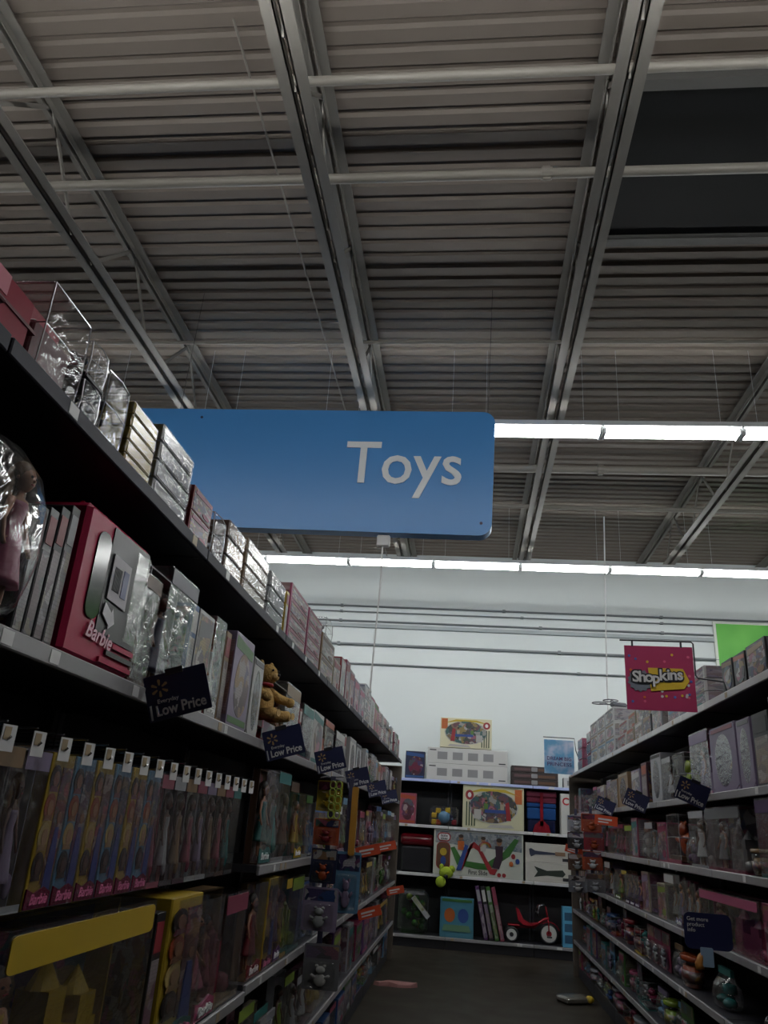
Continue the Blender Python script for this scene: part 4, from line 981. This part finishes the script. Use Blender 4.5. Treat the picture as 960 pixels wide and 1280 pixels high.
def seesaw_picture(t, w, h, flip):
    f = -1 if flip else 1
    K = lambda pts: [(p[0] * f, p[1]) for p in pts]
    blob(t, 0, h * .52, w * .42, h * .40, ink('print white', 'c9c9c4'), -.003); blob(t, 0, h * .52, w * .40, h * .38, M_ARTB, -.0045)
    setcol(t.children[-1], lin('7fa08c'))
    shape(t, K([(-w*.46, h*.80), (-w*.2, h*.95), (w*.2, h*.95), (w*.46, h*.82), (w*.2, h*.88), (-w*.2, h*.88)]), ink('print yellow', 'c9b02f'), -.004)
    shape(t, K([(-w*.48, h*.62), (-w*.36, h*.62), (-w*.36, h*.97), (-w*.48, h*.97)]), ink('print orange', 'c96a2c'), -.004)
    for i in range(4): shape(t, K([(w*(.30 + i*.045), h*.05), (w*(.32 + i*.045), h*.05), (w*(.32 + i*.045), h*.62), (w*(.30 + i*.045), h*.62)]), ink('print dark green', '2c4a30'), -.004)
    shape(t, K([(-w*.22, h*.38), (w*.14, h*.38), (w*.14, h*.46), (-w*.22, h*.46)]), ink('print blue', '2d4f9a'), -.006)
    shape(t, K([(-w*.30, h*.22), (-w*.22, h*.22), (-w*.20, h*.62), (-w*.26, h*.66)]), ink('print red', 'a3262c'), -.006)
    blob(t, f*w*.40, h*.78, w*.07, h*.12, ink('print red', 'a3262c'), -.006); blob(t, f*w*.40, h*.78, w*.03, h*.06, M_WHITE, -.008)
    shape(t, K([(w*.20, h*.22), (w*.32, h*.22), (w*.32, h*.45), (w*.20, h*.45)]), ink('print pale', 'c4c2bd'), -.008)
    child_print(t, f*-w*.15, h*.46, h*2.2, ink('print cream', 'b0a58a'), ink('print hair', '3a2a1e'), -.009); child_print(t, f*w*.12, h*.46, h*2.2, ink('print green', '5f8f3a'), ink('print hair', '3a2a1e'), -.009)
    shape(t, K([(-w*.35, h*.05), (w*.1, h*.03), (w*.05, h*.10), (-w*.3, h*.12)]), ink('print pale', 'c4c2bd'), -.004)
PX = lambda cx: -.915 + (cx - 66) * .003035      # metres across the back shelf read from the photograph
# top shelf
onb('picture_carton', -.93, -.64, 2.225, .39, ('navy', 'red', 'blue'), 'colourful blue and red picture carton at the left of the back top shelf', .2)
for j, h in enumerate((.235, .23)):
    t = big_carton(-.60, .60, 2.225 + j * .237, h, .30, 'b4b4b2', '%s of two long white cartons on the back top shelf' % ('lower', 'upper')[j])
    for i in range(4): MB().b2(-.45 + i * .23, -.30 + i * .23, -.0015, .001, .06, .17).build('printed_field', ink('print light grey', '9a9a9b'), t)
    MB().b2(-.57, -.47, -.0016, .001, h - .045, h - .03).build('printed_field', M_INK, t); MB().b2(.47, .57, -.0016, .001, .03, .045).build('printed_field', M_INK, t)
t = big_carton(-.42, .36, 2.70, .44, .12, 'c4c0a2', 'yellow and white seesaw carton standing on the long white cartons')
seesaw_picture(t, .78, .44, False)
for j in range(3):
    t = big_carton(.66, 1.34, 2.225 + j * .091, .089, .28, '2e2423', '%s of three dark flat boxes with silver buckle print' % ('bottom', 'middle', 'top')[j])
    MB().b2(-.30, -.06, -.0015, .001, .025, .06).build('printed_picture', ink('print mauve', '6a4a4c'), t); MB().b2(.05, .30, -.0015, .001, .025, .06).build('printed_picture', ink('print brown', '6a4630'), t)
    MB().disc(rrect(-.05, .04, .015, .075, -.003, .012), .002).build('buckle', ink('print silver', '9a9a9c'), t)
big = big_carton(1.42, 1.72, 2.225, .14, .2, 'b9babb', 'small white carton at the right end of the back top shelf')
MB().b2(-.1, .1, -.0015, .001, .03, .1).build('printed_field', ink('print light grey', '9a9a9b'), big)
# second shelf (z 1.59)
onb('picture_carton', -1.0, -.74, 1.59, .42, ('rose', 'rose', 'orange'), 'rose pink picture carton left end of the back second shelf', .2)
t = thing('toy_bag', (-.32, YB, 1.5905), 0, 'clear film bag of yellow, blue and dark building blocks', 'toy bag')
for i, (x, zz_, cc) in enumerate([(-.15, .04, 'yellow'), (-.15, .13, 'yellow'), (-.09, .2, 'yellow'), (.15, .05, 'red'), (.15, .15, 'charcoal'), (.05, .21, 'yellow'), (.10, .11, 'navy'), (-.08, .04, 'orange')]):
    MB().bev((x, .07, zz_ + .006), (.075, .07, .075), .01).build('block', M_TINTG, t, color=cc)
MB().ball((0, .06, .12), .085, 16, 10, (1.1, .7, 1)).build('ball', M_TINTG, t, True, 'sky')
MB().bev((0, .075, .135), (.42, .16, .27), .04).build('film_bag', M_FILM, t)
t = big_carton(-.05, .84, 1.59, .60, .12, 'b4b294', 'yellow and white seesaw carton on the back second shelf')
seesaw_picture(t, .87, .58, True)
# pink and blue stacked step stools with a red toy
t = thing('stacked_ride_toy', (1.10, YB + .1, 1.5905), 0, 'pink over blue stacked plastic bins with a red handle down the front', 'toy')
for j, (cc, w, zz_, hh) in enumerate((('navy', .40, .0, .17), ('blue', .42, .175, .16), ('blue', .43, .34, .06), ('rose', .43, .405, .075), ('rose', .44, .485, .085))):
    MB().bev((0, .1, zz_ + hh/2), (w, .22, hh), .012).build('bin', M_TINTG, t, color=cc)
m = MB(); m.box((0, -.03, .32), (.045, .03, .46)); m.disc([(-.13, -.045, 0), (.13, -.045, 0), (.10, -.045, .10), (.03, -.045, .16), (-.03, -.045, .16), (-.10, -.045, .10)], .03); m.build('red_handle', M_TINTG, t, color='red')
t = big_carton(1.37, 1.62, 1.59, .55, .2, 'b4b4b0', 'white carton with a round letter at the right of the back second shelf')
text('lettering', 'C', .14, M_REDINK, t, (-.055, -.002, .44), bold=.004)
# third shelf (z .945)
t = thing('play_bolster', (-.705, YB + .12, .9455), 0, 'black bin with a rolled red mat on top, back third shelf', 'toy')
MB().bev((0, .06, .17), (.44, .26, .34), .02).build('bin', M_BLACK, t)
MB().tube([(-.24, .05, .43), (-.20, .05, .43), (.20, .05, .43), (.24, .05, .43)], [.07, .088, .088, .07], 16).build('rolled_mat', M_TINTG, t, True, 'red')
t = big_carton(-.455, .83, .945, .60, .14, 'aeb2a8', 'long white carton with a picture of children on a slide')
w, h = 1.285, .60
shape(t, [(-.62, .42), (.62, .36), (.62, .58), (-.62, .58)], M_ARTP, -.003); setcol(t.children[-1], lin('8fb5c5'))
shape(t, [(-.40, .36), (-.30, .14), (0, .10), (.15, .10), (.45, .30), (.58, .52), (.52, .54), (.35, .34), (.10, .18), (-.22, .20), (-.34, .38)], ink('print leaf', '3f7a34'), -.004)
shape(t, [(-.30, .08), (-.22, .08), (-.12, .42), (-.06, .46), (.02, .40), (.20, .12), (.28, .12), (.24, .04), (.17, .05), (-.0, .34), (-.07, .38), (-.20, .30)], ink('print red', 'a3262c'), -.006)
shape(t, [(-.31, .07), (-.24, .07), (-.14, .40), (-.19, .42)], ink('print blue', '2d4f9a'), -.008)
for x, z_, s, a in ((-.25, .34, 2.0, 'print orange'), (.07, .34, 1.9, 'print pale'), (.30, .28, 2.4, 'print plum')): child_print(t, x, z_, s, ink(a, {'print orange': 'c96a2c', 'print pale': 'c4c2bd', 'print plum': '3c2638'}[a]), ink('print hair', '3a2a1e'), -.010)
shape(t, [(.24, .28), (.36, .28), (.30, .12), (.20, .14)], ink('print plum', '3c2638'), -.0095)
for (cc, rr) in (('print red', .085), ('print orange', .070), ('print yellow', .055)): MB().tube([(.10 + rr*math.cos(a), -.008 + rr*.01, .40 + rr*.8*math.sin(a)) for a in [i*PI/8 for i in range(9)]], .006, 5).build('rainbow_band', ink(cc, 'c9b02f'), t)
MB().disc(rrect(-.59, -.40, .44, .555, -.006, .05), .002).build('logo_oval', ink('print red', 'a3262c'), t); MB().disc(rrect(-.575, -.415, .455, .54, -.008, .04), .002).build('logo_oval', M_WHITE, t)
text('lettering', 'little', .05, M_INK, t, (-.495, -.0095, .515), bold=.001, width=.10); text('lettering', 'tikes', .05, M_INK, t, (-.495, -.0095, .478), bold=.001, width=.10)
MB().disc(rrect(-.60, -.40, .07, .43, -.006, .07), .002).build('inset_frame', ink('print red', 'a3262c'), t); MB().disc(rrect(-.59, -.41, .08, .42, -.008, .06), .002).build('inset_picture', ink('print brown', '6a4630'), t)
blob(t, -.50, .30, .05, .05, ink('print yellow', 'c9b02f'), -.010); blob(t, -.50, .18, .04, .06, ink('print blue', '2d4f9a'), -.010)
text('lettering', 'First Slide', .085, M_INK, t, (.0, -.004, .055), bold=.001, width=.27)
for x, cc in ((.30, 'print sky'), (.37, 'print red')): blob(t, x, .045, .028, .028, ink(cc, 'a3262c'), -.006)
for x, z_, cc in ((.50, .30, 'print sky'), (.47, .20, 'print orange'), (.56, .24, 'print blue')): blob(t, x, z_, .03, .035, ink(cc, '6f9fb5'), -.006)
t = thing('plush_toy', (-.28, YB - .088, .905), .3, 'lime green plush toy drooping over the back third shelf edge', 'plush toy')
m = MB(); m.ball((.02, 0, .07), .10, 14, 9, (1.05, .6, .8)); m.ball((-.06, -.01, -.05), .075, 12, 8, (1, .6, 1)); m.ball((.10, -.01, .12), .05, 10, 7, (1, .6, 1)); m.ball((-.05, 0, .14), .035, 10, 7, (1, .6, 1.3))
m.build('body', mat('lime plush', '93a838', .9, 0, .1, .2, 60, .4), t, True); MB().ball((.0, -.065, .02), .03, 10, 6, (1, .5, 1)).build('patch', M_BLACK, t, True)
for j, lb in enumerate(('lower', 'upper')):
    t = big_carton(.86, 1.50, .945 + j * .252, .25, .25, 'b0aea6', '%s of two white cartons at the right of the back third shelf' % lb)
    if j: shape(t, [(-.26, .10), (-.24, .07), (-.18, .10), (.16, .115), (.16, .135), (-.18, .15), (-.24, .18), (-.27, .17)], ink('print slate', '3a4258'), -.003); MB().b2(.1, .24, -.004, -.001, .10, .15).build('printed_picture', ink('print peach', '9a7a60'), t)
    else: shape(t, [(-.20, .06), (-.02, .09), (.20, .08), (.24, .12), (.20, .17), (-.02, .15), (-.20, .20), (-.15, .13)], ink('print slate green', '2f3a34'), -.003)
    MB().b2(.20, .30, -.003, -.001, .03, .07).build('printed_field', M_INK, t)
# bottom shelf (z .155)
t = thing('play_net_ball_set', (-.72, YB, .1555), 0, 'netted green play set with mixed coloured balls, bottom left back shelf', 'toy')
random.seed(5)
MB().bev((0, .15, .28), (.42, .24, .56), .06).build('net_bag', mat_clear('green netting', .03, .5, .5, 60, (.35, .55, .3), 0), t)
for i in range(16):
    x, z_ = random.uniform(-.14, .14), random.uniform(.08, .48)
    MB().ball((x, .11 + .05 * (i % 3), z_), .05, 10, 7).build('ball', M_TINTG, t, True, random.choice(('green', 'green', 'orange', 'red', 'yellow', 'lime')))
o = inst('slim_box', (-.62, YB - .05, .36), 0, (.06, .05, .34), ('silver', 'lime', 'silver')); o.rotation_euler = (0, -.75, 0); o.location = (-.72, YB - .055, .63); o.rotation_euler = (0, 2.4, 0); tag(o, 'clear slanted pack leaning across the green netted set', 'toy pack')
t = big_carton(-.33, .14, .155, .50, .16, '3a6f82', 'blue and green picture box on the bottom back shelf')
MB().b2(-.21, .21, -.003, .001, .13, .44).build('picture', ink('print aqua', '4a8fa8'), t)
for x, cc in ((-.10, 'print orange'), (.09, 'print blue')): blob(t, x, .28, .075, .09, ink(cc, 'c96a2c'), -.005)
shape(t, [(-.2, .08), (.2, .08), (.17, .16), (-.18, .16)], ink('print pale green', '6f9a7a'), -.006, 'title_banner'); MB().b2(-.21, .21, -.004, .001, .45, .485).build('title_banner', ink('print leaf', '3f7a34'), t)
for i, cs in enumerate((('purple', 'lavender', 'silver'), ('charcoal', 'purple', 'white'), ('green', 'green', 'silver'), ('rose', 'rose', 'rose'))):
    o = inst('slim_box', (.225 + i * .085, YB, .1625), 0, (.055, .2, .68 + .0 * i), cs); o.rotation_euler = (0, math.radians(-12), 0)
    o.location.x = .32 + i * .075; tag(o, '%s of four tall flat boxes leaning left on the bottom back shelf' % ('leftmost', 'second', 'third', 'rightmost')[i], 'toy box')
# tricycle
tr = thing('tricycle', (.93, YB + .02, .1555), 0, 'red metal tricycle with white wheels on the bottom back shelf', 'tricycle')
M_RED = mat('tricycle red', '8a1f2a', .25); M_WW = mat('wheel white', 'b5b3b0', .4)
def wheel(nm, x, y, r):
    w = MB(); w.tube([(x + (r - .018) * math.cos(a), y, r + (r - .018) * math.sin(a)) for a in [i*PI/12 for i in range(24)]], .018, 8, True); o = w.build(nm, M_BLACK, tr, True)
    MB().disc(ellipse(x, y - .013, r, r - .03, r - .03, 24), .026).build('wheel_disc', M_WW, o); MB().disc(ellipse(x, y - .02, r, r * .28, r * .28, 14), .04).build('hub', M_RED if r > .11 else M_BLACK, o)
wheel('front_wheel', .26, .12, .135); wheel('rear_wheel', -.26, .04, .10); wheel('rear_wheel', -.26, .24, .10)
m = MB(); m.tube([(.26, .12, .33), (.18, .12, .30), (.05, .12, .20), (-.12, .12, .20), (-.24, .12, .17)], .018, 10); m.tube([(-.26, .03, .10), (-.26, .25, .10)], .010, 8); m.build('frame', M_RED, tr, True)
MB().bev((-.23, .14, .215), (.17, .20, .018), .006).build('rear_step', M_RED, tr)
m = MB(); m.tube([(.26, .09, .135), (.255, .09, .26), (.245, .12, .33)], .009, 8); m.tube([(.26, .15, .135), (.255, .15, .26), (.245, .12, .33)], .009, 8); m.tube([(.245, .12, .33), (.22, .12, .47)], .012, 8); m.build('fork', M_RED, tr, True)
MB().tube([(.10, .0, .40), (.12, .02, .48), (.19, .08, .50), (.22, .12, .47), (.19, .17, .50), (.12, .22, .48), (.10, .24, .40)], .010, 8).build('handlebar', M_CHROME, tr, True)
for yy in (.0, .24): MB().tube([(.10, yy, .41), (.095, yy, .36)], .016, 8).build('grip', M_BLACK, tr, True)
MB().disc([(.13, .03, .27), (-.0, .03, .25), (-.10, .03, .30), (-.16, .03, .42), (-.20, .03, .44), (-.17, .03, .28), (-.10, .03, .23), (.02, .03, .22)], .17).build('seat', M_RED, tr)
MB().disc([(.26 + .155*math.cos(a), .09, .135 + .155*math.sin(a)) for a in [PI*.1 + i*PI*.12 for i in range(6)]] + [(.26 + .145*math.cos(a), .09, .135 + .145*math.sin(a)) for a in [PI*.7 - i*PI*.12 for i in range(6)]], .06).build('fender', M_RED, tr)
MB().tube([(.26, .06, .10), (.26, .18, .17)], .006, 6).build('crank', M_CHROME, tr)
for yy, zz_ in ((.04, .10), (.20, .17)): MB().bev((.26, yy, zz_), (.07, .035, .018), .004).build('pedal', M_BLACK, tr)
t = big_carton(1.365, 1.64, .155, .50, .16, '4a8fb0', 'tall light blue carton at the right of the bottom back shelf')
for i in range(3): MB().b2(-.11, .11, -.003, .001, .05 + i*.14, .15 + i*.14).build('printed_picture', ink('print slate blue', '2d5a7a'), t)
# litter on the floor
pts = [(0, 0), (.10, .02), (.2, .0), (.34, .05), (.40, .11), (.36, .17), (.27, .16), (.2, .13), (.08, .15), (-.02, .12), (-.06, .05)]
o = MB()
k = len(pts); o.v = [(p[0], p[1], .001) for p in pts] + [(p[0]*.96 + .01, p[1]*.9 + .008, .035 + .012 * math.sin(i*1.9)) for i, p in enumerate(pts)]
o.f = [tuple(range(k - 1, -1, -1)), tuple(range(k, 2*k))] + [(i, (i+1) % k, k + (i+1) % k, k + i) for i in range(k)]
o = o.build('crumpled_cloth', mat('dusty pink cloth', '9a6f6c', .8, 0, .2, .15, 20, .4)); o.location = (-.86, 9.2, 0); tag(o, 'flat dusty pink cloth toy lying on the floor by the left run', 'toy')
t = thing('dropped_pack', (1.14, 9.3, .0005), .5, 'grey and yellow toy pack dropped on the floor by the right run', 'toy pack')
MB().bev((0, .0, .03), (.30, .2, .05), .012).build('pack', mat('dropped pack grey', '6a665c', .5), t); MB().ball((.13, -.08, .04), .045, 10, 7, (1, 1, .8)).build('yellow_toy', M_YEL, t, True)
MB().bev((0, .0, .035), (.32, .22, .065), .02).build('film', M_FILM, t)

finish_labels()
